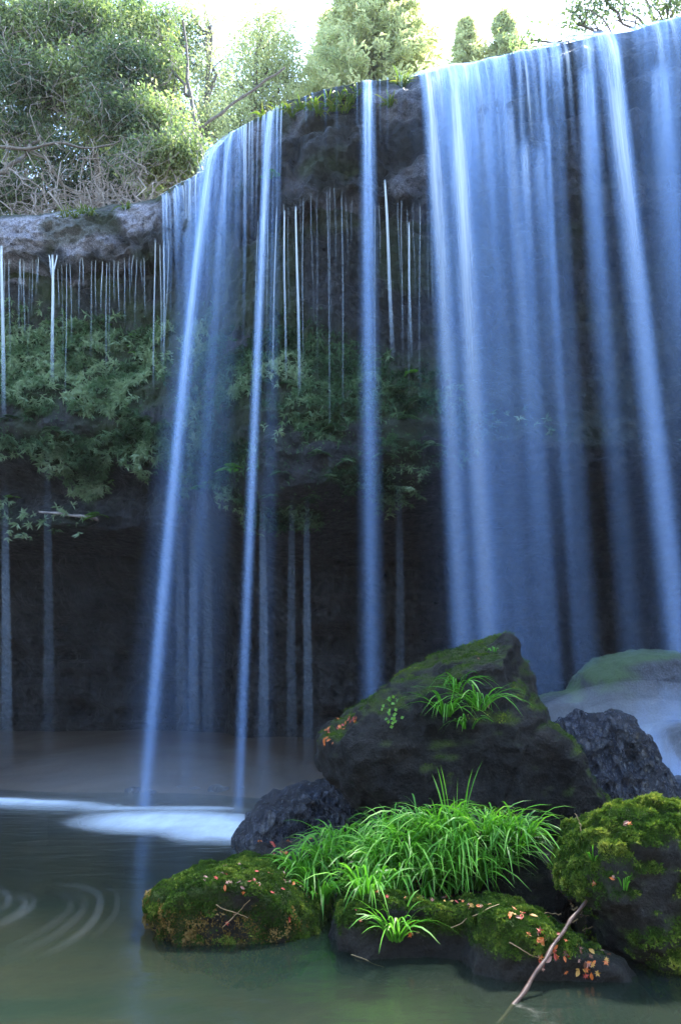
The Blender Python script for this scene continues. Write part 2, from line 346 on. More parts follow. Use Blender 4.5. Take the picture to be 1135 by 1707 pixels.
me.materials.clear(); me.materials.append(mg)
# pool water: one calm sheet with a slow swell
wx = np.linspace(-60, 60, 121); wy = np.linspace(-60, 18, 157)
WX, WY = np.meshgrid(wx, wy, indexing='ij'); wp = np.stack([WX.ravel(), WY.ravel(), 0*WX.ravel()], 1)
wp[:, 2] = fbm(wp*[.5, .8, 1], 2, 101)*.006
kk = np.arange(len(wp)).reshape(WX.shape)
obj('water', mesh_np('water', wp, np.stack([kk[:-1, :-1], kk[1:, :-1], kk[1:, 1:], kk[:-1, 1:]], -1).reshape(-1, 4)), M['water'], kind='structure')

# ================================================================== ROCKS
BV = []       # surfaces that small things can lie on
def hull_object(clouds):
    bm = bmesh.new()
    for pts in clouds:
        vv = [bm.verts.new(p) for p in pts]
        r = bmesh.ops.convex_hull(bm, input=vv)
        bad = [e for e in set(r['geom_interior'] + r['geom_unused']) if isinstance(e, bmesh.types.BMVert)]
        bmesh.ops.delete(bm, geom=bad, context='VERTS')
    me = bpy.data.meshes.new('hull'); bm.to_mesh(me); bm.free(); return me
def slab(outline, y, tf, tb, inset=.6, shift=(0, 0)):
    """closed cloud from a pixel outline standing at distance y, tf deep to the front and tb to the back"""
    mid = np.array([at_y(px, py, y) for px, py in outline]); c = mid.mean(0); pts = [p for p in mid]
    for dy, k in ((-tf, inset), (-tf*.6, (1+inset)/2+.08), (tb, inset), (tb*.6, (1+inset)/2+.08)):
        for p in mid:
            q = c + (p-c)*k; q[1] = y+dy; q[2] += shift[1]*(dy/tf if dy < 0 else 0); q[0] += shift[0]*(dy/tf if dy < 0 else 0); pts.append(q)
    return pts
def make_rock(name, clouds, label, mat, voxel, amp=(.06, .03, .012), freq=(1.5, 4, 14), smooth=6, seed=0, strata=None, moss=None, category='rock', collide=True):
    me = hull_object(clouds); tmp = bpy.data.objects.new('tmp', me); COL.objects.link(tmp)
    md = tmp.modifiers.new('r', 'REMESH'); md.mode = 'VOXEL'; md.voxel_size = voxel
    ms = tmp.modifiers.new('s', 'SMOOTH'); ms.factor = .5; ms.iterations = smooth
    dg = bpy.context.evaluated_depsgraph_get(); dg.update()
    m2 = bpy.data.meshes.new_from_object(tmp.evaluated_get(dg)); bpy.data.objects.remove(tmp); bpy.data.meshes.remove(me)
    n = len(m2.vertices); V = np.empty(n*3, np.float32); m2.vertices.foreach_get('co', V); V = V.reshape(-1, 3).astype(float)
    Nn = np.empty(n*3, np.float32); m2.vertex_normals.foreach_get('vector', Nn); Nn = Nn.reshape(-1, 3)
    d = amp[0]*fbm(V*freq[0], 3, seed) + amp[1]*ridged(V*freq[1], 3, seed+5)*.6 + amp[2]*fbm(V*freq[2], 3, seed+9)
    # planed facets
    d = d - amp[0]*.5*np.maximum(0, noise(V*freq[0]*.8+3.3, seed+13))
    if strata is not None:
        ax, fq, a = strata; s = V@np.array(ax)/np.linalg.norm(ax)*fq + .6*fbm(V*1.5, 2, seed+17)
        d = d + a*(np.abs((s % 1)-.5)*2-.5) + a*.5*fbm(np.c_[s*2.3, V[:, 0]*2, V[:, 2]*2], 3, seed+19)
    V2 = V + Nn*d[:, None]
    m2.vertices.foreach_set('co', V2.astype(np.float32).ravel()); m2.update()
    m2.vertex_normals.foreach_get('vector', Nn2 := np.empty(n*3, np.float32)); Nn2 = Nn2.reshape(-1, 3)
    att = moss(V2, Nn2) if moss else np.zeros(n)
    at = m2.attributes.new('moss', 'FLOAT', 'POINT'); at.data.foreach_set('value', att.astype(np.float32))
    m2.polygons.foreach_set('use_smooth', np.ones(len(m2.polygons), bool)); m2.name = name
    base = Vector((float(V2[:, 0].mean()), float(V2[:, 1].mean()), float(V2[:, 2].min())))
    root = thing(name, label, category, base)
    o = obj('stone', m2, mat, root); rebase(o, base)
    if collide:
        m2.calc_loop_triangles(); BV.append((o, BVHTree.FromPolygons([tuple(v) for v in V2], [tuple(p.vertices) for p in m2.polygons])))
    return root, o, V2, Nn2, att
def faces_of(o):
    me = o.data; me.calc_loop_triangles(); t = np.empty(len(me.loop_triangles)*3, np.int32); me.loop_triangles.foreach_get('vertices', t); return t.reshape(-1, 3)

def leaves_mesh(name, C, Dr, Nr, L, W, tint, fold=.35, bend=0.25):
    """many leaves, two triangles each, folded along the midrib: C base, Dr direction, Nr up"""
    Dr = Dr/np.maximum(np.linalg.norm(Dr, axis=1, keepdims=True), 1e-6); Sd = np.cross(Dr, Nr); Sd /= np.maximum(np.linalg.norm(Sd, axis=1, keepdims=True), 1e-6)
    Up = np.cross(Sd, Dr); L = L[:, None]; W = W[:, None]
    mid = C + Dr*L*.45; tip = C + Dr*L - Up*L*bend
    l = mid + Sd*W*.5 + Up*W*fold; r = mid - Sd*W*.5 + Up*W*fold
    V = np.stack([C, l, tip, r], 1).reshape(-1, 3); n = len(C); b = np.arange(n)*4
    Fc = np.concatenate([np.stack([b, b+1, b+2], 1), np.stack([b, b+2, b+3], 1)], 0)
    return mesh_np(name, V, Fc, {'tint': np.repeat(tint, 4)}, smooth=False)
def unit(n):
    v = rng.normal(size=(n, 3)); return v/np.linalg.norm(v, axis=1, keepdims=True)
def scatter(V, T, wgt, n):
    a = V[T[:, 0]]; b = V[T[:, 1]]; c = V[T[:, 2]]; nr = np.cross(b-a, c-a); ar = np.linalg.norm(nr, axis=1); nr = nr/np.maximum(ar, 1e-9)[:, None]
    p = ar*wgt[T].mean(1); p = p/p.sum(); idx = rng.choice(len(T), n, p=p)
    u = rng.random((n, 2)); s = u.sum(1) > 1; u[s] = 1-u[s]
    return a[idx]+(b[idx]-a[idx])*u[:, :1]+(c[idx]-a[idx])*u[:, 1:], nr[idx], wgt[T[idx]].mean(1)
def grow_moss(root, o, V, att, n, mat, L=.012, lift=.0, tone=0.0, lo=.3, seed=0, wgt=None):
    T = faces_of(o); wg = np.clip(att-lo, 0, 1) if wgt is None else wgt
    if wg.sum() <= 0: return
    C, nr, ww = scatter(V, T, wg, n)
    clump = fbm(C*22, 3, seed+3); tone_ = fbm(C*6, 3, seed+5)
    C = C + nr*(np.clip(clump+.15, 0, 1)*L*1.8)[:, None]
    Dr = nr*.7 + unit(n)*.8 + np.array([0, -.1, .25]); 
    Ls = L*(.6+.9*rng.random(n))*(1+.5*np.clip(clump, -.5, 1))
    tint = np.clip(.40 + .32*tone_ + .28*clump + .12*rng.normal(size=n) + tone, 0, 1)
    mo = obj('moss', leaves_mesh('moss', C-nr*.002, Dr, nr + unit(n)*.3, Ls, Ls*.55, tint, .3, .3), mat, root, kind='stuff'); rebase(mo, root.location)

def mossfn(lo, hi, f=3.0, seed=0, amt=1.0, xr=None, zmin=None, nb=.7):
    def fn(V, Nn):
        a = sstep(lo, hi, Nn[:, 2] + nb*fbm(V*f, 3, seed))*amt
        if zmin is not None: a = a*sstep(zmin, zmin+.1, V[:, 2]+.05*fbm(V*5, 2, seed+1))
        if xr is not None: a = a*sstep(xr[0], xr[1], V[:, 0])
        return a
    return fn

# the big boulder: a wedge that leans over its neighbours
Yb = 5.55
body = slab([(548, 1238), (566, 1224), (606, 1196), (655, 1142), (692, 1114), (728, 1088), (800, 1072), (842, 1068), (852, 1088), (860, 1130), (874, 1165), (905, 1210), (900, 1320), (760, 1350), (640, 1345), (585, 1305), (552, 1262)], Yb, .5, .75, .74, (0, .06))
foot = slab([(850, 1180), (905, 1208), (945, 1250), (980, 1300), (1002, 1338), (990, 1382), (948, 1424), (900, 1420), (860, 1372), (780, 1340)], Yb-.1, .42, .6, .7)
under_ = slab([(680, 1320), (780, 1310), (930, 1350), (930, 1420), (720, 1420), (680, 1400)], Yb+.15, .3, .7, .8)
boulder, boS, boV, boN, boA = make_rock('boulder', [body, foot, under_], 'large dark angular boulder with grass tufts and mossy top above the grass', M['boulder'], .018, (.08, .05, .016), (1.4, 3.0, 13), 4, 200,
                                       moss=mossfn(.38, .9, 3.0, 201, .9, nb=.4), category='boulder')
grow_moss(boulder, boS, boV, boA, 36000, M['moss'], .0075, tone=-.05, lo=.35, seed=210)
litter, liS, liV, liN, liA = make_rock('rock', [slab([(528, 1228), (546, 1206), (588, 1194), (640, 1205), (640, 1270), (545, 1260)], 6.3, .3, .3)], 'grey rock with fallen orange leaves behind the large boulder', M['boulder'], .02, (.04, .02, .01), seed=220)
# mossy cushion rocks in the water
m1, m1S, m1V, m1N, m1A = make_rock('mossy_rock', [slab([(246, 1502), (275, 1475), (330, 1450), (400, 1441), (455, 1447), (505, 1478), (535, 1520), (545, 1580), (500, 1620), (400, 1630), (300, 1600), (258, 1545)], 4.35, .38, .4, .62, (0, -.06)),
     slab([(350, 1460), (400, 1432), (470, 1445), (540, 1490), (560, 1560), (420, 1560)], 4.6, .25, .35, .7)], 'low rounded green moss rock fringed with brown straw in the pool', M['mossrock'], .013, (.03, .022, .010), (2.5, 6, 22), 6, 300, moss=mossfn(-.75, .05, 4, 301))
grow_moss(m1, m1S, m1V, m1A, 120000, M['moss'], .0085, tone=-.05, lo=.15, seed=310)
fr_w = np.maximum(m1A, .3)*sstep(.20, .03, m1V[:, 2])*sstep(-.15, -.5, m1V[:, 0])*(m1N[:, 1] < .2)
grow_moss(m1, m1S, m1V, m1A, 16000, M['mossbrown'], .010, lo=.1, seed=320, wgt=fr_w)
m2, m2S, m2V, m2N, m2A = make_rock('mossy_rock', [slab([(548, 1590), (562, 1522), (620, 1492), (700, 1494), (790, 1508), (880, 1534), (880, 1640), (700, 1650), (560, 1620)], 4.05, .30, .5, .68, (0, -.08)),
     slab([(780, 1510), (880, 1532), (950, 1580), (1015, 1600), (1065, 1672), (1050, 1740), (900, 1720), (760, 1660)], 3.75, .3, .55, .7, (0, -.08))], 'long low mossy rock with a dark wet foot below the grass', M['mossrock'], .013, (.035, .022, .010), (2.2, 5, 20), 5, 330,
     moss=mossfn(-.35, .35, 4, 331, zmin=.06))
grow_moss(m2, m2S, m2V, m2A, 120000, M['moss'], .0085, tone=-.10, lo=.2, seed=340)
m3, m3S, m3V, m3N, m3A = make_rock('mossy_rock', [slab([(936, 1452), (960, 1392), (1005, 1366), (1075, 1346), (1150, 1340), (1240, 1370), (1280, 1460), (1260, 1640), (1120, 1690), (1075, 1640), (1000, 1545), (955, 1500)], 3.85, .35, .5, .66, (.03, -.05))],
     'tall rock capped with thick yellow green moss beside the long stick', M['mossrock'], .013, (.05, .03, .012), (2.2, 5, 20), 5, 350, moss=mossfn(-.25, .45, 3, 351, nb=.8))
grow_moss(m3, m3S, m3V, m3A, 140000, M['moss'], .0105, tone=.12, lo=.25, seed=360)
m4, m4S, m4V, m4N, m4A = make_rock('rock', [slab([(600, 1440), (660, 1390), (780, 1352), (850, 1350), (895, 1378), (930, 1440), (952, 1500), (950, 1545), (860, 1535), (640, 1520)], 4.55, .32, .5, .7)],
     'dark damp rock behind the grass between the boulder and the mossy rocks', M['mossrock'], .016, (.04, .025, .010), (2.2, 5, 18), 5, 370, moss=mossfn(.2, .9, 4, 371, .7))
grow_moss(m4, m4S, m4V, m4A, 16000, M['moss'], .009, tone=-.15, lo=.3, seed=375)
s5 = make_rock('rock', [slab([(410, 1432), (432, 1406), (500, 1398), (560, 1405), (600, 1440), (560, 1480), (430, 1470)], 4.95, .25, .3)], 'small knobbly grey rock littered with red leaves behind the low moss rock', M['boulder'], .016, (.05, .04, .02), (3, 7, 20), 3, 380)
s6 = make_rock('slate_rock', [slab([(396, 1398), (412, 1372), (440, 1342), (490, 1314), (542, 1298), (590, 1330), (640, 1400), (600, 1440), (480, 1430), (405, 1412)], 6.3, .45, .6, .7)], 'slanting layered blue black slate rock at the edge of the foam', M['slate'], .02, (.05, .03, .012), (1.8, 5, 16), 3, 390,
     strata=((.35, .25, .9), 9, .022))
s7 = make_rock('slate_rock', [slab([(905, 1225), (925, 1210), (962, 1196), (1000, 1188), (1026, 1198), (1045, 1240), (1085, 1310), (1115, 1390), (1000, 1420), (930, 1380)], 5.75, .4, .45, .72),
     slab([(1000, 1195), (1030, 1202), (1080, 1250), (1110, 1300), (1130, 1380), (1050, 1400)], 6.0, .2, .4, .8)], 'pointed glistening wet slate rock beside the large boulder', M['slate'], .018, (.05, .045, .022), (2.2, 5.5, 15), 2, 400, strata=((.8, .1, .35), 8, .02))
s8 = make_rock('mossy_rock', [slab([(945, 1165), (955, 1120), (985, 1093), (1040, 1081), (1110, 1086), (1150, 1105), (1190, 1170), (1220, 1330), (960, 1330)], 7.9, .6, .6, .72),
     slab([(870, 1180), (900, 1160), (960, 1150), (990, 1330), (870, 1330)], 7.9, .4, .4, .8)], 'smooth rounded green rock veiled in spray under the right falls', M['misty'], .03, (.07, .02, .008), (1.2, 4, 16), 6, 410, moss=mossfn(.15, .8, 1.5, 411, .9))
s9 = make_rock('rock', [slab([(1098, 1225), (1106, 1212), (1160, 1200), (1230, 1240), (1230, 1340), (1102, 1300)], 6.9, .3, .3, .8)], 'blocky dark blue rock in the spray right of the wet slate', M['misty'], .025, (.03, .02, .008), (1.5, 4, 16), 3, 420)
s10 = make_rock('rock', [slab([(1112, 1320), (1130, 1300), (1190, 1290), (1240, 1350), (1200, 1420), (1110, 1400)], 6.2, .25, .3, .8)], 'small pale rock in the white spray above the yellow moss', M['misty'], .025, (.03, .02, .008), (1.5, 4, 16), 3, 430)
# stones along the cave shore
for i, (px, py, sz) in enumerate([(192, 1307, .09), (275, 1305, .14), (222, 1318, .10), (300, 1314, .07), (325, 1316, .08), (365, 1318, .15), (405, 1317, .11), (425, 1300, .05), (130, 1291, .05), (350, 1300, .05), (252, 1322, .08), (455, 1312, .09)]):
    p = at_z(px, py, .02)
    cl = [p + unit(1)[0]*np.array([1.2, .9, .55])*sz for _ in range(26)]
    make_rock('shore_stone', [cl], 'small dark wet stone lying on the sandy cave shore', M['slate'], sz/9, (sz*.12, sz*.08, sz*.03), (4/sz*.1, 10, 30), 2, 440+i, category='stone', collide=False)[0]['group'] = 'stones along the cave shore'

def hit(px, py):
    o = Vector(CAM); d = Vector(ray(px, py)).normalized(); best = None
    for ob, bv in BV:
        r = bv.ray_cast(o, d)
        if r[0] is not None and (best is None or r[3] < best[2]): best = (r[0], r[1], r[3])
    return best

# ================================================================== FALLING WATER
def ribbon(rows, width_fn, alpha_fn, arc=.3, na=8, seed=0, both=True, dy=None, dz=None):
    """rows: (n,3) centre line; a lens-shaped body of water, front and back skins"""
    n = len(rows); u = np.linspace(-1, 1, na+1); V = []; A = []; UV = []; SK = []
    L = np.r_[0, np.cumsum(np.linalg.norm(np.diff(rows, axis=0), axis=1))]
    wv = width_fn(np.linspace(0, 1, n)); al = alpha_fn(np.linspace(0, 1, n)); r0 = random.random()*50
    Fs = []; base = 0
    for side in ((-1, 1) if both else (-1,)):
        vx = rows[:, None, 0] + wv[:, None]*.5*u[None, :]; vy = rows[:, None, 1] + side*arc*wv[:, None]*.5*(1-u[None, :]**2)*np.clip((H-rows[:, 2:3])/2.0, 0, 1); vz = np.repeat(rows[:, 2:3], na+1, 1)
        if dy is not None: vy = vy+dy(u)[None, :]; vz = vz+dz(u)[None, :]
        V.append(np.stack([vx, vy, vz], -1).reshape(-1, 3))
        edge = (1-u**2)**2.2; edge[0] = edge[-1] = 0
        A.append((al[:, None]*edge[None, :]).ravel()); SK.append(np.repeat(np.clip(1.1-.16*(H-rows[:, 2]), .12, 1), na+1))
        UV.append(np.stack([np.repeat((u[None, :]*.5)*wv.mean()*np.ones((n, 1))+r0, 1, 0), np.repeat((L + r0*3)[:, None], na+1, 1)], -1).reshape(-1, 2))
        k = np.arange(n*(na+1)).reshape(n, na+1)+base; base += n*(na+1)
        Fs.append(np.stack([k[:-1, :-1], k[:-1, 1:], k[1:, 1:], k[1:, :-1]], -1).reshape(-1, 4))
    return mesh_np('water_strand', np.concatenate(V), np.concatenate(Fs), {'alpha': np.concatenate(A), 'streak': np.concatenate(SK)}, np.concatenate(UV))
edgeK = KEY; edgeY = CLV[:, 0:26, 1].min(1)+.03; bulgeY = np.array([edgeY[max(0, i-2):i+3].min() for i in range(nu)]); edgeY = CLV[:, 0, 1]; edgeZ = CLV[:, 0, 2]
def lipd(px):
    p = lip(px); p[1] = np.interp(px, edgeK, edgeY); p[2] = np.interp(px, edgeK, edgeZ); return p
def fall_path(kt, kb, throw, s0=0, s1=1, n=34, z1=0.0, off=.04):
    p = lipd(kt); hug = min(0, np.interp(kt, edgeK, bulgeY)-p[1]); yb = p[1]-throw; H1 = p[2]+.006; xb = x_for(kb, yb, 0.0)
    s = np.linspace(s0, s1, n); q = np.empty((n, 3))
    q[:, 0] = p[0]+(xb-p[0])*s; q[:, 1] = p[1]+hug*sstep(0, .28, s)-off*sstep(0, .2, s)-.05*sstep(0, .3, s)-(throw-off)*s*sstep(-.15, .35, s); q[:, 2] = H1-(H1-z1)*s**2
    if s0 == 0:
        r = np.array([[p[0], p[1]+.5, H1+.0], [p[0], p[1]+.2, H1+.004], [p[0], p[1]+.05, H1+.003]]); q = np.concatenate([r, q])
    return q
def strand(root, kt, kb, throw, wt, wb, alphas, s0=0, s1=1, arc=.35, mat='fall', n=34, both=True):
    rows = fall_path(kt, kb, throw, s0, s1, n); y = rows[0, 1]
    mt = m_per_px(y, rows[0, 2]); mb = m_per_px(rows[-1, 1], rows[-1, 2])
    ss, aa = zip(*alphas); zz = np.clip((H+.03-rows[:, 2])/(H+.03), 0, 1)**.5
    me = ribbon(rows, lambda q: wt*mt*1.1+(wb*mb*1.35-wt*mt*1.1)*q, lambda q: np.interp(zz, ss, aa)*np.interp(zz, [0, .45, .75, 1], [1, .8, .55, .5]), arc, both=both,
                dy=lambda u: np.interp(kt+u*wt*.5, edgeK, edgeY)-np.interp(kt, edgeK, edgeY), dz=lambda u: np.interp(kt+u*wt*.5, edgeK, edgeZ)-np.interp(kt, edgeK, edgeZ))
    o = obj('water_strand', me, M[mat], root); rebase(o, root.location); return o
def fall(label, kt, kb, throw):
    p = fall_path(kt, kb, throw)[-1]; return thing('waterfall', label, 'waterfall', p)

# left free jet with its veil
f = fall('slanting white jet of water leaping out where the cliff lip bends', 372, 246, 1.5)
for kt, kb, th, wt, wb, al in [(372, 246, 1.5, 22, 38, [(0, .85), (.3, .95), (.6, .7), (.9, .5), (1, .2)]), (368, 247, 1.6, 14, 24, [(0, .8), (.5, .6), (1, .25)]), (366, 262, 1.5, 26, 90, [(0, .5), (.35, .5), (.6, .2), (1, .05)]), (378, 300, 1.2, 30, 120, [(0, .3), (.4, .2), (.65, .09), (1, .04)]),
                               (362, 228, 1.45, 18, 70, [(0, .3), (.4, .3), (.65, .1), (1, .03)]), (390, 310, 1.0, 14, 30, [(0, .6), (.5, .3), (.8, .2), (1, .06)]), (400, 345, .9, 30, 60, [(0, .25), (.5, .12), (.8, .07), (1, .03)])]:
    strand(f, kt, kb, th, wt, wb, al)
f = fall('narrow white stream dropping straight between the slanting jet and the fern bank', 456, 400, .7)
for kt, kb, th, wt, wb, al in [(456, 400, .7, 15, 22, [(0, .9), (.4, .75), (.8, .55), (1, .2)]), (452, 402, .75, 8, 14, [(0, .7), (.6, .5), (1, .2)]), (460, 440, .6, 14, 34, [(0, .2), (.6, .12), (1, .05)])]:
    strand(f, kt, kb, th, wt, wb, al)
f = fall('single white stream over the bare dark rock left of the broad curtain', 613, 620, .5)
for kt, kb, th, wt, wb, al in [(613, 620, .5, 17, 44, [(0, .8), (.35, .6), (.6, .36), (1, .14)]), (609, 617, .55, 6, 18, [(0, .8), (.4, .5), (.7, .2), (1, .06)]), (615, 622, .45, 7, 20, [(0, .9), (.4, .4), (.7, .2), (1, .06)]), (618, 624, .4, 5, 10, [(0, .8), (.3, .4), (.6, 0)])]:
    strand(f, kt, kb, th, wt, wb, al)
f = fall('broad silky white curtain over the highest part of the lip', 770, 830, .8)
for kt, kb, th, wt, wb, al in [(706, 776, .8, 30, 40, [(0, .95), (.3, .85), (.6, .7), (1, .3)]), (722, 790, .8, 26, 26, [(0, .95), (.3, .5), (.5, .12), (1, .04)]), (744, 824, .85, 36, 48, [(0, .95), (.3, .9), (.6, .8), (1, .35)]), (768, 846, .8, 34, 34, [(0, .95), (.3, .5), (.5, .14), (1, .05)]),
                               (788, 872, .8, 36, 70, [(0, .95), (.3, .5), (.55, .28), (1, .14)]), (806, 890, .75, 34, 40, [(0, .95), (.25, .5), (.5, .14), (1, .04)]), (824, 905, .75, 30, 36, [(0, .95), (.25, .4), (.5, .1), (1, .03)]), (770, 830, .7, 170, 190, [(0, .65), (.2, .3), (.45, .12), (1, .06)])]:
    strand(f, kt, kb, th, wt, wb, al)
f = fall('pair of thinner blue white veils beside the broad curtain', 850, 930, .75)
for kt, kb, th, wt, wb, al in [(836, 926, .75, 18, 44, [(0, .8), (.3, .4), (.5, .45), (.75, .3), (1, .08)]), (862, 940, .7, 12, 20, [(0, .8), (.4, .35), (.7, .15), (1, .05)]), (880, 985, .75, 22, 40, [(0, .7), (.3, .28), (.7, .14), (1, .04)]), (903, 968, .7, 14, 20, [(0, .8), (.4, .35), (.7, .15), (1, .05)]), (918, 985, .7, 18, 36, [(0, .7), (.3, .22), (.6, .16), (1, .05)]),
                               (870, 945, .7, 120, 150, [(0, .3), (.25, .07), (.6, .03), (1, .02)])]:
    strand(f, kt, kb, th, wt, wb, al)
f = fall('strong white stream with a blue veil above the spray covered rock', 990, 1150, .9)
for kt, kb, th, wt, wb, al in [(1000, 1148, .9, 34, 46, [(0, .9), (.3, .75), (.6, .62), (1, .35)]), (1012, 1152, .85, 20, 30, [(0, .8), (.4, .5), (1, .2)]), (968, 1050, .8, 22, 44, [(0, .8), (.3, .4), (.6, .2), (1, .06)]), (980, 1090, .8, 60, 110, [(0, .35), (.3, .08), (1, .03)]), (1035, 1170, .9, 60, 120, [(0, .4), (.3, .08), (1, .03)])]:
    strand(f, kt, kb, th, wt, wb, al)
f = fall('wide pale blue veil of water at the far end of the lip', 1100, 1230, .9)
for kt, kb, th, wt, wb, al in [(1060, 1190, .85, 24, 60, [(0, .6), (.25, .12), (1, .03)]), (1090, 1230, .9, 30, 60, [(0, .8), (.4, .3), (1, .1)]), (1122, 1280, .9, 34, 90, [(0, .85), (.3, .25), (1, .06)]), (1160, 1330, .9, 60, 120, [(0, .8), (.35, .2), (1, .06)]), (1220, 1400, .9, 80, 150, [(0, .8), (.35, .2), (1, .06)]), (1100, 1240, .8, 130, 240, [(0, .3), (.3, .07), (1, .03)])]:
    strand(f, kt, kb, th, wt, wb, al)
f = fall('short gushes of water bouncing off the ledges of the right hand rock', 975, 1040, .7)
for kt, kb, s0, wt, wb, a in [(868, 930, .44, 34, 40, .5), (890, 950, .46, 22, 30, .4), (966, 1030, .34, 22, 34, .6), (974, 1050, .35, 12, 22, .6), (1098, 1190, .34, 30, 44, .55), (1112, 1215, .35, 18, 26, .5), (910, 960, .42, 12, 16, .4)]:
    strand(f, kt, kb, .85, wt, wb, [(s0, 0), (s0+.03, a), (s0+.2, a*.5), (min(1, s0+.45), 0)], s0, min(1, s0+.45), .5, 'fall', 20)
f = thing('cascade', 'white water sliding off the spray covered rock behind the slate', 'cascade', at_y(1110, 1330, 7.0))
for k, (xa, ya, xb, yb, wd, a) in enumerate([(1075, 1150, 1055, 1330, 60, .35), (1110, 1130, 1105, 1335, 70, .45), (1145, 1120, 1150, 1340, 80, .5), (1040, 1180, 1010, 1300, 50, .22), (1125, 1180, 1120, 1350, 40, .6), (1090, 1200, 1075, 1350, 36, .5)]):
    A_ = at_y(xa, ya, 7.35-.04*k); B_ = at_y(xb, yb, 6.75-.04*k); q = np.linspace(0, 1, 18)[:, None]
    rows = A_+(B_-A_)*q; rows[:, 1] -= .18*np.sin(q[:, 0]*math.pi*.5); rows[:, 2] += .10*np.sin(q[:, 0]*math.pi)
    mm = m_per_px(7.0); o = obj('water_strand', ribbon(rows, lambda q: wd*mm*(.6+.9*q), lambda q: .6*a*np.interp(q, [0, .5, .85, 1], [0, .5, 1, .3]), .3), M['fall'], f); rebase(o, f.location)
# fine strands of white water racing over the lip
r_ = np.random.default_rng(5)
def fine_fall(label, k0, k1, n, slope, wr, ar, send, group, dark=()):
    p = lip((k0+k1)/2); root = thing('waterfall', label, 'waterfall', p)
    for i in range(n):
        kt = r_.uniform(k0, k1); s1 = r_.uniform(*send); a = r_.uniform(*ar)
        strand(root, kt, kt+slope+r_.normal()*6, r_.uniform(.3, .8), r_.uniform(*wr), r_.uniform(*wr)*1.6, [(0, a), (s1*.5, a*.75), (s1, 0)], 0, s1, .35, 'fall', 16, False)
fine_fall('fine bright threads of water inside the broad curtain', 694, 850, 34, 75, (4, 11), (.6, 1.0), (.35, .7), None)
fine_fall('loose bright threads of water over the rock right of the broad curtain', 852, 1130, 40, 90, (3, 9), (.4, 1.0), (.25, .6), None)
fine_fall('fine clinging threads of water around the slanting jet', 372, 470, 30, -22, (2, 6), (.5, 1.0), (.35, .75), None)
fine_fall('thin sheets of water slipping over the lower lip at the bend', 266, 366, 34, -12, (3, 8), (.5, 1.0), (.3, .6), None)
fine_fall('sparse threads of water on the bare dark rock under the grass tufts', 480, 690, 22, 4, (1.5, 3), (.2, .55), (.2, .45), None)

# trickles dripping from under the brow: every one its own thing
def tube(path, rad, sides=5):
    path = np.asarray(path, float); n = len(path); rad = np.broadcast_to(rad, (n,))
    tg = np.gradient(path, axis=0); tg /= np.maximum(np.linalg.norm(tg, axis=1, keepdims=True), 1e-9)
    ref = np.where(np.abs(tg[:, 2:3]) > .9, np.array([[1., 0, 0]]), np.array([[0, 0, 1.]]))
    a = np.cross(tg, ref); a /= np.maximum(np.linalg.norm(a, axis=1, keepdims=True), 1e-9); b = np.cross(tg, a)
    th = np.linspace(0, 2*math.pi, sides, endpoint=False)
    V = path[:, None] + rad[:, None, None]*(a[:, None]*np.cos(th)[None, :, None] + b[:, None]*np.sin(th)[None, :, None])
    k = np.arange(n*sides).reshape(n, sides); k2 = np.roll(k, -1, 1)
    Fc = np.stack([k[:-1], k2[:-1], k2[1:], k[1:]], -1).reshape(-1, 4)
    return V.reshape(-1, 3), Fc
def trickle(px, py0, py1, wpx, a, bend=0, label=None, group=None):
    i = int(np.argmin(np.abs(KEY-px)))
    yw = CLV[i, 40:80, 1].min()-.05
    # the brow stands nearer than its lip projected, so solve distance by the brow itself
    p0 = at_y(px, py0, yw)
    if py0 < 700 and group:
        p0 = CLV[i, 66]+np.array([0, -.05, .05]); yw = p0[1]; px = CX+p0[0]/m_per_px(p0[1], p0[2])
    p1 = at_y(px+bend, py1, yw-.12)
    n = 22; q = np.linspace(0, 1, n); path = p0+(p1-p0)*q[:, None]; path[:, 0] += .012*np.sin(q*5+px)*(1-q)
    r = wpx*.5*m_per_px(yw, p0[2])
    V, Fc = tube(path, r*(.5+.5*q), 6)
    al = a*(np.interp(q, [0, .05, .45, 1], [.4, 1, .6, 0]) if py0 < 700 else np.interp(q, [0, .35, .7, 1], [0, 1, .8, 0])); al = np.repeat(al, 6)
    uv = np.c_[np.tile(np.arange(6)*.01, n)+px, np.repeat(path[:, 2], 6)]
    o = obj('trickle', mesh_np('trickle', V, Fc, {'alpha': al, 'streak': np.full(len(al), .5 if py0 < 700 else .1)}, uv), M['trickle'])
    o['label'] = label; o['category'] = 'trickle'; o['group'] = group
TL = 'hair thin trickle dripping from the brow of the far left ledge'
for px in [14, 22, 33, 40, 46, 53, 61, 66, 74, 101, 106, 116, 122, 130, 142, 148, 161, 166, 176, 184, 190, 197, 203, 211, 222, 229, 237, 243, 250]:
    trickle(px+r_.normal()*1.5, 424+r_.normal()*6, 460+r_.gamma(2., 45), r_.uniform(1.1, 2.3), r_.uniform(.25, .75), r_.normal()*2, TL, 'trickles under the left ledge')
trickle(4, 410, 700, 7, .8, 3, 'steady white trickle at the outer end of the far left ledge', None)
trickle(88, 425, 640, 6, .9, 0, 'forked white trickle falling from the middle of the far left ledge', None)
trickle(82, 425, 462, 3, .9, 5, 'slanting twin of the forked trickle on the far left ledge', None)
trickle(95, 425, 462, 3, .9, -6, 'opposite twin of the forked trickle on the far left ledge', None)
TM = 'thin trickle dripping from the shattered brow above the fern bank'
for px in [474, 484, 496, 504, 511, 522, 529, 545, 553, 561, 570, 578, 586, 622, 632, 660, 666, 672, 683, 690, 697, 704, 712]:
    trickle(px+r_.normal()*1.5, 352+r_.normal()*8, 400+r_.gamma(2., 60), r_.uniform(1.1, 2.4), r_.uniform(.12, .5), r_.normal()*2+3, TM, 'trickles under the middle brow')
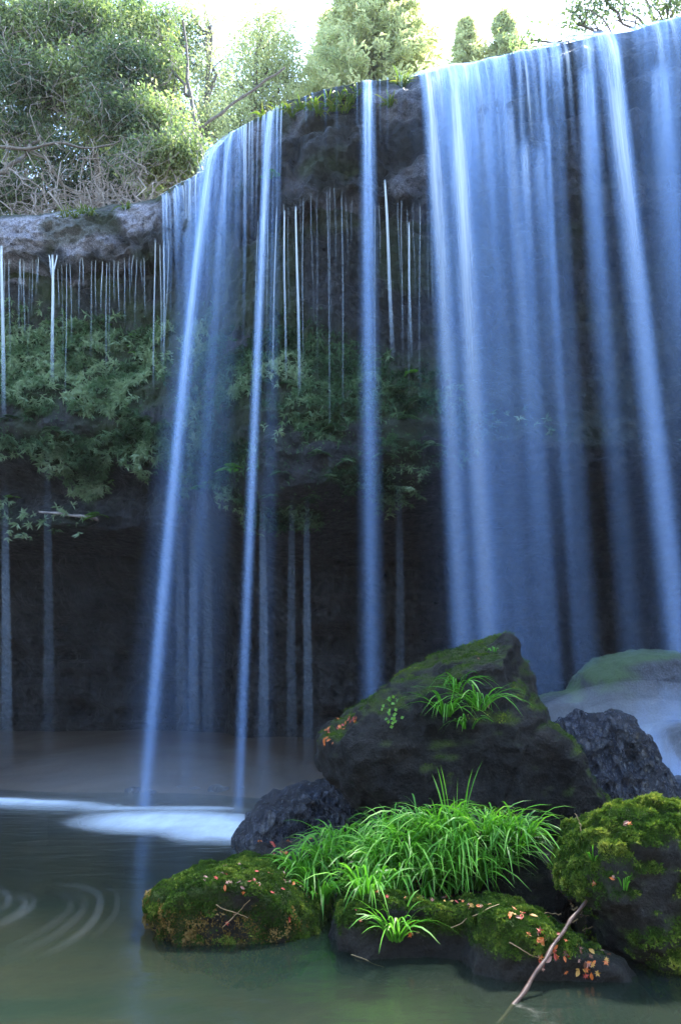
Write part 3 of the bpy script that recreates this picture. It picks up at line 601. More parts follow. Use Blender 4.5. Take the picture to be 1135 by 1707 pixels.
trickle(494, 345, 660, 5, .9, 6, 'bright trickle falling past the knob of rock above the fern bank', None)
trickle(474, 350, 640, 4, .7, 3, 'long trickle at the left edge of the shattered brow', None)
trickle(641, 300, 600, 7, .8, 14, 'white trickle from the notch right of the single stream', None)
trickle(680, 370, 600, 4, .7, 6, 'bright trickle near the edge of the broad curtain', None)
TJ = 'fine trickle down the dark wall beside the slanting jet'
for px in [268, 275, 283, 290, 432, 440, 448, 463]:
    trickle(px, 400+r_.normal()*25, r_.uniform(560, 680), r_.uniform(1.8, 3.4), r_.uniform(.4, .7), r_.normal()*3-4, TJ, 'trickles beside the slanting jet')
TB = 'faint thread of water falling in front of the dark cave'
for px, a in [(10, .3), (80, .12), (300, .15), (322, .2), (345, .15), (438, .25), (485, .12), (512, .2), (665, .08)]:
    trickle(px, 780+r_.normal()*20, 1310, 18, a*.3, 2, TB, 'faint threads in front of the cave')

# foam on the pool
def foam_patch(px0, px1, py0, py1, afn, label, nx=60, ny=24, hump=.02):
    U, Vv = np.meshgrid(np.linspace(0, 1, nx), np.linspace(0, 1, ny), indexing='ij')
    PX = px0+(px1-px0)*U; PY = py0+(py1-py0)*Vv
    pts = np.array([at_z(a, b, 0) for a, b in zip(PX.ravel(), PY.ravel())]); al = afn(PX.ravel(), PY.ravel())
    pts[:, 2] = .014 + hump*al + .004*noise(pts*3, 3)
    k = np.arange(nx*ny).reshape(nx, ny)
    o = obj('foam', mesh_np('foam', pts, np.stack([k[:-1, :-1], k[:-1, 1:], k[1:, 1:], k[1:, :-1]], -1).reshape(-1, 4), {'alpha': al, 'streak': np.ones(len(al))}, pts[:, :2]), M['foam'])
    o['label'] = label; o['category'] = 'foam'
def ell(cx, cy, rx, ry, p=1.0):
    return lambda x, y: np.clip(1-((x-cx)/rx)**2-((y-cy)/ry)**2, 0, 1)**p
foam_patch(80, 470, 1352, 1412, lambda x, y: np.clip(1.15*ell(285, 1373, 190, 22, 1.2)(x, y)+.8*ell(360, 1396, 100, 12)(x, y)+.6*ell(400, 1390, 70, 18)(x, y), 0, 1), 'bright white foam where the slanting jet strikes the pool')
foam_patch(-80, 430, 1322, 1356, lambda x, y: np.clip(.95*np.exp(-((y-(1337+ (x+20)*.045))/5.5)**2)*sstep(150+90, 60, x) + .6*np.exp(-((y-1351)/4)**2)*sstep(110, 200, x)*sstep(430, 350, x), 0, 1)*sstep(1322, 1327, y)*sstep(1356, 1353, y), 'thin white line of foam along the shore of the pool')
foam_patch(1050, 1260, 1290, 1390, ell(1150, 1345, 90, 45, 1), 'churned white foam behind the yellow mossy rock')
def swirl(pts, wpx, a):
    pts = np.array(pts, float); t_ = np.linspace(0, len(pts)-1, 40); P = np.stack([np.interp(t_, range(len(pts)), pts[:, i]) for i in range(2)], 1)
    for _ in range(8): P[1:-1] = (P[:-2]+P[1:-1]*2+P[2:])/4
    tg = np.gradient(P, axis=0); nr = np.stack([-tg[:, 1], tg[:, 0]], 1); nr /= np.linalg.norm(nr, axis=1, keepdims=True)
    V = []; A = []
    for i in range(40):
        for u in np.linspace(-1, 1, 7):
            q = P[i]+nr[i]*u*wpx*.5; V.append(at_z(q[0], q[1], 0)); A.append(.55*a*(1-u*u)**1.5*math.sin(math.pi*i/39)**1.2)
    V = np.array(V); V[:, 2] = .012; k = np.arange(280).reshape(40, 7)
    o = obj('foam_streak', mesh_np('foam_streak', V, np.stack([k[:-1, :-1], k[:-1, 1:], k[1:, 1:], k[1:, :-1]], -1).reshape(-1, 4), {'alpha': np.array(A), 'streak': np.ones(280)}, V[:, :2]), M['foam'])
    o['label'] = 'curved pale foam streak of the slow eddy on the dark pool'; o['category'] = 'foam'; o['group'] = 'foam streaks of the eddy'
swirl([(85, 1473), (120, 1479), (155, 1485), (168, 1498), (167, 1520), (150, 1548), (110, 1580), (58, 1602)], 16, .06)
swirl([(20, 1494), (38, 1502), (44, 1512), (30, 1528), (-30, 1556)], 16, .07)
swirl([(40, 1490), (58, 1500), (56, 1514), (30, 1534), (-40, 1562)], 11, .06)
swirl([(-20, 1486), (10, 1490), (18, 1505), (-10, 1525)], 16, .07)
swirl([(75, 1487), (118, 1500), (118, 1520), (80, 1550), (10, 1590)], 14, .03)
swirl([(100, 1490), (140, 1500), (140, 1524), (90, 1566), (0, 1610)], 16, .03)
swirl([(170, 1478), (197, 1492), (195, 1525), (150, 1575)], 12, .03)

# ================================================================== PLANTS ON THE CLIFF
T = np.concatenate([FC[:, [0, 1, 2]], FC[:, [0, 2, 3]]])
def frond_cluster(C, nr, nleaf, L, W, droop, tint, out=.8):
    n = len(C); Cr = np.repeat(C, nleaf, 0); Nr = np.repeat(nr, nleaf, 0)
    Dr = Nr*out + unit(n*nleaf)*.9 + np.array([0, -.15, -droop])
    Ls = np.repeat(L, nleaf)*(.6+.6*rng.random(n*nleaf)); tt = np.clip(np.repeat(tint, nleaf)+.10*rng.normal(size=n*nleaf), 0, 1)
    return Cr, Dr, Nr+unit(n*nleaf)*.3, Ls, Ls*W, tt
nF = 21000
C, nr, ww = scatter(P0, T, np.clip(veg-.12, 0, 1)**1.3, nF)
nr = nr*np.sign(-nr[:, 1:2]+1e-9)
tone = fbm(C*[1.2, 1.2, 1.5], 3, 501)
keyc = np.array([np.interp(c[0]/c[1], [-.6, -.25, 0, .2, .5], [0, 1, 2, 3, 4]) for c in C])
bulge = fbm(C*2.1, 2, 505)
C = C + nr*np.clip(.06+.10*bulge, 0, .25)[:, None]
size = np.where(keyc < 1.0, .14, .10)*(.7+.6*rng.random(nF))
tint = np.clip(.56+.45*tone+.34*bulge-.08*(keyc-1)+.12*(keyc < 1), 0.02, 1)
args = frond_cluster(C, nr, 8, size*.85, .21, .45, tint)
obj('cliff_ferns', leaves_mesh('cliff_ferns', *args, .25, .35), M['fern'], kind='stuff', label='dense mat of small ferns covering the cliff below the brow')
# small moss leaves between
nM = 26000
C, nr, ww = scatter(P0, T, np.clip(veg*.8+vegz*.35*amt-.05, 0, 1), nM); nr = nr*np.sign(-nr[:, 1:2]+1e-9)
args = frond_cluster(C, nr, 3, .035*(.6+.8*rng.random(nM)), .5, .1, np.clip(.35+.35*fbm(C*2, 3, 511), 0, .8))
obj('cliff_moss', leaves_mesh('cliff_moss', *args, .25, .2), M['fern'], kind='stuff', label='creeping moss and ivy on the damp cliff wall')

CB = BVHTree.FromPolygons([tuple(v) for v in P0], [tuple(int(i) for i in f) for f in FC])
def hit_cliff(px, py):
    r = CB.ray_cast(Vector(CAM), Vector(ray(px, py)).normalized()); return r
def fern_plant(px, py, nfr, L, label, mat='bright', group=None):
    r = hit_cliff(px, py)
    if r[0] is None: return
    base = r[0] + Vector((0, -.03, 0)); root = thing('fern', label, 'fern', base, group)
    for k in range(nfr):
        az = random.uniform(-1.3, 1.3); up = random.uniform(.1, .8); d = np.array([math.sin(az), -math.cos(az)*.7, up]); d /= np.linalg.norm(d)
        ln = L*random.uniform(.7, 1.1); n = 13; q = np.linspace(0.12, 1, n)
        rach = np.array(base) + d*ln*q[:, None] + np.array([0, 0, -1])*(q[:, None]**2)*ln*.65
        tg = np.gradient(rach, axis=0); side = np.cross(tg, [0, 0, 1]); side /= np.linalg.norm(side, axis=1, keepdims=True)
        Cc = np.repeat(rach, 2, 0); Dd = np.stack([side+tg*4, -side+tg*4], 1).reshape(-1, 3) if False else np.stack([side*.9+tg/np.linalg.norm(tg, axis=1, keepdims=True)*.4, -side*.9+tg/np.linalg.norm(tg, axis=1, keepdims=True)*.4], 1).reshape(-1, 3)
        Ll = np.repeat(ln*.34*np.sin(np.pi*(q*.8+.16)), 2)
        o = obj('frond', leaves_mesh('frond', Cc, Dd, np.tile([0, -.3, 1.], (2*n, 1)), Ll, Ll*.36, np.clip(random.uniform(.2, .8)+.1*rng.normal(size=2*n), 0, 1), .15, .2), M[mat], root); rebase(o, base)
fern_plant(165, 862, 6, .28, 'bright green fern at the end of the dead branch stub')
fern_plant(192, 803, 3, .14, 'tiny bright fern on the dark recess above the branch stub')
fern_plant(390, 785, 6, .34, 'feathery fern with long fronds behind the narrow stream')
fern_plant(315, 800, 4, .3, 'broad leaved fern hanging beside the slanting jet')
fern_plant(345, 815, 5, .3, 'drooping fern beside the feathery fern at the bottom of the bank')
fern_plant(458, 300, 5, .28, 'light green fern on the wall right of the narrow stream lip')
fern_plant(560, 720, 6, .3, 'glossy fern in the middle of the fern bank', 'fern')
fern_plant(690, 625, 5, .25, 'small pale fern on the wall beside the broad curtain')
fern_plant(720, 745, 6, .24, 'fern fringe at the last bulge of the fern bank', 'fern')
fern_plant(25, 830, 6, .22, 'low spreading fern on the second ledge in the dark recess')
for k, (px, py) in enumerate([(190, 530), (215, 580), (225, 560), (185, 545), (222, 590)]):
    fern_plant(px, py, 3, .12, 'tiny lime green sprig on the mossy wall under the left ledge', 'bright', 'lime sprigs under the left ledge')
# more fern plants that stand out of the mat
for px, py in [(80, 620), (110, 650), (140, 690), (60, 690), (190, 640), (215, 690), (30, 640), (120, 590), (165, 610), (90, 720), (20, 700), (240, 700)]:
    fern_plant(px, py, 7, .26, 'grey green fern in the bushy mat on the far left wall', 'fern', 'ferns of the left mat')
for px, py in [(500, 700), (530, 760), (470, 790), (580, 770), (620, 720), (640, 760), (440, 640), (480, 640), (600, 660), (680, 700), (520, 830), (450, 830), (660, 650), (700, 670), (550, 800)]:
    fern_plant(px, py, 6, .22, 'green fern in the bank behind the single stream', 'fern', 'ferns of the middle bank')

def blades(base, n, L, W, spread, droop, tint0, lean=(0, 0, 0), mesh='blades', seg=6, radius=.05):
    Vs = []; Fs = []; Ts = []; b0 = 0
    for i in range(n):
        az = random.uniform(0, 2*math.pi); r = radius*math.sqrt(random.random()); p = np.array(base)+np.array([math.cos(az)*r, math.sin(az)*r, -.02])
        az2 = az+random.gauss(0, .6); ln = L*random.uniform(.55, 1.12); out = spread*random.uniform(.25, 1.2); dr = droop*random.uniform(.5, 1.3)
        h = np.array([math.cos(az2), math.sin(az2), 0])
        q = np.linspace(0, 1, seg+1)[:, None]
        c = p + ln*(h*out*(q*.7+.5*q**2) + np.array([0, 0, 1])*(q*(1.0)-dr*q**2.4) + np.array(lean)*q)
        tg = np.gradient(c, axis=0); tw = random.uniform(0, 6.28)
        sd = np.cross(tg, [math.cos(tw)*.5, math.sin(tw)*.5, 1.]); sd /= np.maximum(np.linalg.norm(sd, axis=1, keepdims=True), 1e-6)
        w_ = W*random.uniform(.7, 1.2)*np.array([.75]+[1]*(seg-2)+[.7, .05])[:seg+1, None]
        Vs.append(np.stack([c-sd*w_*.5, c+sd*w_*.5], 1).reshape(-1, 3)); k = np.arange(seg)*2+b0
        Fs.append(np.stack([k, k+1, k+3, k+2], 1)); b0 += 2*(seg+1)
        tt = np.clip(tint0+random.gauss(0, .16)+.25*(q[:, 0]-.5), 0, 1); 
        if random.random() < .06: tt = np.clip(tt+.4*q[:, 0], 0, 1)
        Ts.append(np.repeat(tt, 2))
    return mesh_np(mesh, np.concatenate(Vs), np.concatenate(Fs), {'tint': np.concatenate(Ts)})
def clump(name, base, label, n, L, W, spread, droop, tint, mat, lean=(0, 0, 0), group=None, radius=.05, cat='grass'):
    base = np.array(base, float)
    me = blades((0, 0, 0), n, L, W, spread, droop, tint, lean, name, radius=radius)
    o = obj(name, me, M[mat]); o.location = base; o['label'] = label; o['category'] = cat
    if group: o['group'] = group
    return o
# tufts hanging at the lip
for px, dy in [(470, 14), (488, 24), (500, 18), (520, 22), (530, 34), (548, 26), (558, 36), (566, 18), (575, 40), (585, 26), (596, 16), (672, 14), (668, 10), (650, 44), (464, 8), (440, 4), (110, 6), (126, 8), (138, 4), (150, 6), (210, 4)]:
    y0 = np.interp(px, [p for p, _ in LIPPX], [q for _, q in LIPPX]); r = hit_cliff(px, y0+dy+4)
    if r[0] is None: continue
    clump('grass_tuft', r[0]+Vector((0, -.01, 0)), 'small drooping grass tuft clinging to the dark rock just under the lip', 30, .27, .016, .6, .95, .55, 'drygrass', (0, -.3, -.1), 'grass tufts under the lip', .05)

# ================================================================== FOREGROUND GRASS AND LITTER
gb = []
for px, py in [(500, 1455), (520, 1470), (545, 1440), (560, 1480), (585, 1420), (600, 1460), (615, 1490), (630, 1410), (645, 1450), (660, 1485), (675, 1415), (690, 1455), (700, 1490), (715, 1405), (730, 1440), (745, 1480), (760, 1410), (770, 1450), (785, 1475), (800, 1420), (815, 1450), (830, 1400), (850, 1430), (865, 1400), (560, 1415), (610, 1395), (650, 1390), (700, 1385), (740, 1385), (530, 1500), (590, 1445), (640, 1430), (680, 1435), (725, 1465), (755, 1430), (805, 1395), (575, 1455), (620, 1450)]:
    h = hit(px, py)
    if h is None or h[2] > 5.6: continue
    gb.append(h)
    clump('grass_clump', h[0], 'lush arching bright green grass clump below the large boulder', 62, .37, .0090, .66, .86, .48, 'grass', (-.02, -.16, 0), 'grass clumps below the boulder', .06)
h = hit(760, 1400)
if h: clump('grass_clump', h[0], 'tall upright grass spray rising against the boulder from the lush clumps', 14, .44, .008, .2, .2, .5, 'grass', (.02, -.05, .1), None, .05)
h = hit(660, 1560)
if h: clump('grass_clump', h[0], 'loose grass clump drooping over the front of the long mossy rock', 50, .30, .008, .75, .75, .5, 'grass', (0, -.15, 0), None, .03)
for px, py, n, L, lab in [(745, 1190, 44, .36, 'spreading grass tuft growing in the middle of the boulder face'), (800, 1180, 44, .32, 'grass tuft on the boulder face beside a pale leaf'), (762, 1150, 30, .30, 'grass tuft rooted highest on the boulder face'), (780, 1210, 16, .22, 'thin grass wisp hanging lowest on the boulder face'),
                          (826, 1082, 8, .09, 'tiny grass sprig on the boulder crest'), (800, 1565 - 60, 0, .1, '')]:
    h = hit(px, py)
    if h and n: clump('grass_tuft', h[0], lab, n, L, .0085, .9, .95, .45, 'grass', (0, -.35, .05), None, .035)
for px, py, lab in [(988, 1432, 'small grass sprig in the shaded side of the yellow moss'), (1040, 1475, 'pale grass sprig low on the yellow moss')]:
    h = hit(px, py)
    if h: clump('grass_tuft', h[0], lab, 10, .11, .006, .4, .5, .5, 'grass', (0, -.3, .1), None, .015)
# a little creeping plant on the boulder
h = hit(655, 1185)
if h:
    root = thing('creeper', 'small round leaved creeper on the left flank of the boulder', 'plant', h[0])
    for k in range(26):
        hh = hit(655+random.gauss(0, 9), 1182+random.gauss(0, 13))
        if not hh: continue
        c = np.array([hh[0]]) + np.array([hh[1]])*.008
        o = obj('leaf', leaves_mesh('leaf', c, np.array([[random.gauss(0, 1), -.3, random.gauss(0, 1)]]), np.array([hh[1]]), np.array([.028]), np.array([.024]), np.repeat(random.uniform(.3, 1), 1), .1, .1), M['bright'], root); rebase(o, h[0])

# fallen leaves
def leaf_shape(lobes):
    pts = []
    n = lobes*2
    for i in range(n+1):
        a = math.pi*(-.86+1.72*i/n) + math.pi/2; r = (1.0 if i % 2 == 0 else .42)*(1-.25*abs(i/n-.5)*2)
        pts.append((r*math.cos(a), r*math.sin(a), .12*math.sin(3*a)+.1*r*r))
    pts.append((0, -.25, 0)); m_ = len(pts)
    V = np.array([(0, 0, 0)]+pts)*.5; Fc = np.array([(0, i, i % m_+1) for i in range(1, m_+1)])
    return V, Fc
LV = {}
for k in ('red', 'orange', 'brown', 'yellow', 'pink'):
    for lb in (3, 5):
        V, Fc = leaf_shape(lb) if lb == 5 else (np.array([(0, -.5, 0), (.2, -.2, .08), (.24, .1, .1), (.1, .4, .04), (0, .55, -.06), (-.12, .38, .05), (-.25, .08, .1), (-.2, -.22, .08), (0, 0, 0)]), np.array([(8, i, (i+1) % 8) for i in range(8)]))
        mm = mesh_np('fallen_leaf', V, Fc, smooth=False); mm.materials.append(M['leaf_'+k]); LV[k, lb] = mm
WORD = {'red': 'red', 'orange': 'orange', 'brown': 'brown', 'yellow': 'yellow', 'pink': 'pale pink'}
def fallen(px, py, kind, size, where, group):
    h = hit(px, py)
    if h is None: return
    o = bpy.data.objects.new('fallen_leaf', LV[kind, random.choice((3, 5))]); COL.objects.link(o)
    nrm = (h[1]+Vector((random.gauss(0, .3), random.gauss(0, .3)-.1, random.gauss(0, .3)+.2))).normalized()
    o.matrix_world = Matrix.Translation(h[0]+h[1]*.010) @ nrm.to_track_quat('Z', 'Y').to_matrix().to_4x4() @ Matrix.Rotation(random.uniform(0, 6.28), 4, 'Z') @ Matrix.Scale(size, 4)
    o['label'] = f'small {WORD[kind]} fallen leaf {where}'; o['category'] = 'leaf'; o['group'] = group
def litterzone(spots, kinds, n, where, sz=(.02, .036), sp=(10, 5)):
    for _ in range(n):
        px, py = random.choice(spots); k = random.choice(kinds)
        fallen(px+random.gauss(0, sp[0]), py+random.gauss(0, sp[1]), k, random.uniform(*sz), where, f'{WORD[k]} leaves {where}')
litterzone([(400, 1445), (430, 1450), (470, 1452), (420, 1470), (440, 1475), (460, 1488), (400, 1478), (490, 1470), (505, 1480), (352, 1468), (365, 1460)], ['red', 'orange', 'brown', 'pink', 'red'], 46, 'on the low rounded moss rock', sp=(12, 4))
litterzone([(324, 1515), (262, 1526), (390, 1530), (375, 1512), (400, 1495), (480, 1535)], ['orange', 'pink', 'red'], 6, 'scattered low on the rounded moss rock', sp=(4, 4))
litterzone([(450, 1410), (480, 1406), (510, 1402), (470, 1425)], ['red', 'brown', 'orange'], 20, 'on the small knobbly rock', sp=(14, 4))
litterzone([(550, 1222), (562, 1212), (575, 1203), (590, 1200), (545, 1235)], ['orange', 'red', 'orange'], 26, 'on the rock behind the boulder', (.03, .06), (7, 4))
litterzone([(700, 1500), (730, 1502), (760, 1505), (790, 1512), (860, 1522), (880, 1532)], ['red', 'orange', 'brown', 'yellow'], 34, 'along the crest of the long mossy rock', sp=(14, 3))
litterzone([(900, 1560), (915, 1575), (930, 1590), (950, 1605), (975, 1615), (925, 1555), (940, 1565), (960, 1590), (990, 1600), (905, 1595)], ['red', 'orange', 'brown', 'pink', 'yellow', 'orange'], 60, 'heaped beside the long stick', (.02, .038), (14, 7))
litterzone([(680, 1545), (690, 1555), (662, 1540), (600, 1530)], ['red', 'orange', 'brown'], 10, 'in the loose drooping grass', sp=(8, 8))
litterzone([(1040, 1378), (1100, 1395), (1022, 1462), (992, 1472), (1040, 1375), (965, 1430)], ['pink', 'brown', 'orange'], 7, 'on the yellow green moss', sp=(3, 3))
litterzone([(816, 1175)], ['pink'], 1, 'caught in the grass on the boulder face', (.06, .06), (1, 1))
litterzone([(790, 1100), (680, 1110), (690, 1105), (625, 1140)], ['orange', 'brown'], 4, 'on the mossy shoulder of the boulder', sp=(5, 3))
litterzone([(520, 1480), (560, 1490), (600, 1480), (640, 1495), (530, 1500), (700, 1470), (760, 1470)], ['red', 'orange', 'brown'], 24, 'at the roots of the lush grass', sp=(10, 8))

# sticks
def stick(name, pts, r0, r1, mat, label, cat='stick', sides=7, group=None, wob=.006):
    pts = np.array(pts, float); n = 24; q = np.linspace(0, len(pts)-1, n)
    P = np.stack([np.interp(q, range(len(pts)), pts[:, i]) for i in range(3)], 1)
    for _ in range(3): P[1:-1] = (P[:-2]+2*P[1:-1]+P[2:])/4
    P = P + wob*np.stack([np.sin(np.arange(n)*1.3), np.cos(np.arange(n)*.9), np.sin(np.arange(n)*.7+1)], 1)
    rr = np.linspace(r0, r1, n)*(1+.12*np.sin(np.arange(n)*2.1)+.25*(np.arange(n) % 6 == 0))
    V, Fc = tube(P, rr, sides); base = P[0].copy()
    caps = [list(range(sides))[::-1], list(range((n-1)*sides, n*sides))]
    me = bpy.data.meshes.new(name); me.from_pydata([tuple(v) for v in V-base], [], [tuple(int(i) for i in f) for f in Fc]+[tuple(c) for c in caps]); me.update()
    me.polygons.foreach_set('use_smooth', np.ones(len(me.polygons), bool))
    o = obj(name, me, M[mat]); o.location = base; o['label'] = label; o['category'] = cat
    if group: o['group'] = group
    return o
pA = at_z(824, 1716, -.06); hB = hit(905, 1605); hC = hit(972, 1505)
pC = at_y(978, 1500, 4.2)
for _ in range(60):
    clear = True
    for q in np.linspace(.08, .97, 14):
        p = pA+(pC-pA)*q; d = p-CAM; r0 = np.linalg.norm(d); best = None
        for ob, bv in BV:
            rr = bv.ray_cast(Vector(CAM), Vector(d/r0))
            if rr[0] is not None and rr[3] < r0+.02: clear = False
    if clear: break
    pC = at_y(978, 1500, pC[1]-.02)
stick('long_stick', [pA, pA*.65+pC*.35+np.array([.004, 0, -.006]), pA*.3+pC*.7+np.array([-.006, 0, .004]), pC], .009, .007, 'stick', 'long brown stick leaning from the pool over the leaf littered rock', wob=.003)
for px0, py0, px1, py1, lab in [(752, 1545, 830, 1512, 'dry straw stem on the crest of the long mossy rock'), (850, 1570, 905, 1600, 'thin dry straw across the long mossy rock below the stick'), (590, 1590, 640, 1612, 'dry twig at the wet foot of the long mossy rock'),
                                (360, 1508, 415, 1530, 'thin dry twig lying on the low rounded moss rock'), (372, 1545, 418, 1495, 'crossing dry twig on the low rounded moss rock')]:
    pts = []
    for q in np.linspace(0, 1, 6):
        h = hit(px0+(px1-px0)*q, py0+(py1-py0)*q)
        if h: pts.append(np.array(h[0])+np.array(h[1])*.014)
    if len(pts) > 2: stick('twig', pts, .0022, .0013, 'straw', lab, 'twig', 5, wob=.001)
for px0, py0, dx, dy, lab in [(968, 1395, -10, -40, 'bare dry sprig standing against the foot of the boulder'), (984, 1380, 6, -30, 'second bare dry sprig at the boulder foot')]:
    h = hit(px0, py0)
    if h:
        p = np.array(h[0]); e = at_y(px0+dx, py0+dy, p[1]); stick('twig', [p, (p+e)/2+np.array([.012, 0, 0]), e], .003, .0015, 'straw', lab, 'twig', 5, wob=.002)
h = hit(972, 1520)
base = np.array(h[0]) if h else at_y(972, 1520, 4.0)
for k in range(16):
    d = np.array([random.gauss(-.2, .5), random.gauss(-.5, .3), random.gauss(.5, .5)]); d /= np.linalg.norm(d)
    p = base+np.array([random.gauss(0, .04), -.02, random.gauss(0, .03)])
    stick('twig', [p, p+d*.07+np.array([.01, 0, 0]), p+d*.14], .003, .0012, 'straw' if k % 2 else 'stick', 'thin dry root twig in the tangle at the upper end of the long stick', 'twig', 5, 'root twigs at the stick', wob=.003)
# dead branch stub under the left bank and leaning pole above the falls
r = hit_cliff(140, 862)
if r[0] is not None:
    e = at_y(66, 853, r[0].y-.25); stick('branch_stub', [np.array(r[0])+np.array([.5, .15, -.05]), np.array(r[0])+np.array([0, -.05, 0]), e], .035, .02, 'twig', 'pale dead branch stub sticking out of the dark recess', 'branch')
stick('leaning_pole', [at_y(332, 216, 13.2), at_y(400, 165, 13.2), at_y(476, 112, 13.2)], .035, .022, 'bark', 'thin bare pole leaning across the sky above the bend of the lip', 'pole', wob=.01)

# ================================================================== TREES
def branch_mesh(paths, sides=6):
    Vs = []; Fs = []; b = 0
    for P, r0, r1 in paths:
        V, Fc = tube(P, np.linspace(r0, r1, len(P)), sides); Vs.append(V); Fs.append(Fc+b); b += len(V)
    return np.concatenate(Vs), np.concatenate(Fs)
def curve(a, b, n=10, sag=0., wob=.1):
    a = np.array(a, float); b = np.array(b, float); q = np.linspace(0, 1, n)[:, None]
    w_ = np.cumsum(rng.normal(size=(n, 3)), 0); w_ = (w_-w_[:1])-(w_[-1]-w_[0])*q
    return a+(b-a)*q + w_*wob*np.linalg.norm(b-a)/n + np.array([0, 0, 1])*sag*(4*q*(1-q))
def broadleaf(name, label, base, blobs, nleaf, L, mat, tone=0., group=None, vines=0, per=22, ntw=None, droop=.3, shell=.5):
    """blobs: (centre, radii, weight)"""
    base = np.array(base, float); root = thing(name, label, 'tree', base, group)
    top = np.mean([b[0] for b in blobs], 0); top = np.array([top[0]*.6+base[0]*.4, top[1]*.5+base[1]*.5, max(b[0][2] for b in blobs)])
    tr = curve(base-np.array([0, 0, .3]), top, 14, 0, .12); H_ = top[2]-base[2]
    V, Fc = tube(tr, np.linspace(.02*H_*.6, .004*H_, 14), 9)
    o = obj('trunk', mesh_np('trunk', V, Fc), M['bark'], root); rebase(o, base)
    limbs = []; centres = []
    wts = np.array([b[2] for b in blobs], float); wts /= wts.sum(); ncl = nleaf//per
    for (c, rad, wt), k in zip(blobs, (wts*ncl).astype(int)):
        c = np.array(c); rad = np.array(rad); at = tr[min(13, max(2, int(13*np.clip((c[2]-base[2])/H_*.75, .1, 1))))]
        lp = curve(at, c, 10, .1, .35); limbs.append((lp, .012*H_*.5, .02))
        for _ in range(max(6, k//14)):
            s_ = lp[rng.integers(4, 10)]; e = c + unit(1)[0]*rad*rng.uniform(.6, 1.0); limbs.append((curve(s_, e, 8, 0, .4), .022, .006))
        u = unit(k); rr = rng.random((k, 1))**shell; centres.append(c+u*rr*rad)
    o = obj('limbs', mesh_np('limbs', *branch_mesh(limbs, 5)), M['bark'], root); rebase(o, base)
    C = np.concatenate(centres); n = len(C)
    tone_c = fbm(C*[.8, .8, .9], 3, int(abs(base[0]*10))+601)
    Cr = np.repeat(C, per, 0)+rng.normal(size=(n*per, 3))*np.array([.17, .17, .11])*(L/.1)**.6
    outward = np.repeat(C-np.mean([b[0] for b in blobs], 0), per, 0); outward /= np.linalg.norm(outward, axis=1, keepdims=True)+1e-6
    Dr = outward*.5+unit(n*per)*.9+np.array([0, -.1, -droop])
    Ls = L*(.6+.7*rng.random(n*per)); tt = np.clip(.45+tone+.4*np.repeat(tone_c, per)+.13*np.repeat(rng.normal(size=n), per)+.1*rng.normal(size=n*per), 0, 1)
    o = obj('crown', leaves_mesh('crown', Cr, Dr, np.array([0, 0, 1.])+unit(n*per)*.6, Ls, Ls*.42, tt, .2, .25), M[mat], root); rebase(o, base)
    if vines:
        vs_ = []
        for _ in range(vines):
            c, rad, _w = blobs[rng.integers(len(blobs))]; c = np.array(c); p = c+unit(1)[0]*np.array(rad)*.95+np.array([0, -.25, -.2])
            vs_.append((curve(p, p+np.array([rng.normal()*.5, rng.normal()*.25, rng.normal()*.55-.25]), 8, rng.normal()*.15, .6), .007, .003))
        o = obj('bare_twigs', mesh_np('bare_twigs', *branch_mesh(vs_, 4)), M['twig'], root, kind='stuff'); rebase(o, base)
    return root
def blob(px, py, y, rx, rz, wt=1., ry=.7): 
    s = m_per_px(y, at_y(px, py, y)[2]); return (at_y(px, py, y), (rx*s, ry, rz*s), wt)
bz = 10.45
broadleaf('evergreen_tree', 'big glossy evergreen tree with tangled bare twigs over the far left ledge', (-5.2, 15.2, bz),
          [blob(40, 60, 14.6, 70, 60), blob(120, 30, 15.0, 80, 60), blob(60, 140, 14.3, 80, 50), blob(150, 130, 14.4, 70, 60), blob(-30, 110, 14.6, 60, 90), blob(20, 220, 14.6, 60, 40, .5)], 34000, .115, 'evergreen', 0.06, None, 380)
broadleaf('evergreen_tree', 'rounded evergreen tree whose lower boughs reach the bend of the lip', (-2.9, 14.6, bz),
          [blob(215, 130, 14.2, 60, 60), blob(240, 60, 14.8, 60, 70), blob(225, 200, 13.9, 60, 40), blob(275, 220, 13.8, 50, 40), blob(305, 265, 13.5, 42, 36), blob(250, 275, 13.7, 50, 30, .8), blob(275, 130, 14.8, 40, 60, .7), blob(175, 190, 14.3, 50, 50)], 34000, .105, 'evergreen', 0.10, None, 260)
broadleaf('evergreen_tree', 'dark evergreen tree standing behind the tangled thicket', (-4.4, 17.6, bz+.4),
          [blob(60, 250, 17.0, 90, 70), blob(180, 270, 17.0, 90, 60), blob(120, 180, 17.5, 90, 80), blob(240, 180, 17.5, 80, 90), blob(-20, 300, 16.5, 60, 60), blob(200, 40, 17.5, 110, 90), blob(80, 30, 17.8, 100, 80), blob(290, 90, 18, 50, 90, .5), blob(30, 335, 16, 70, 26, .8), blob(120, 328, 16, 60, 26, .8), blob(200, 318, 16, 60, 26, .8), blob(265, 300, 15.5, 40, 22, .6)], 48000, .13, 'evergreen', -.16, None, 160)
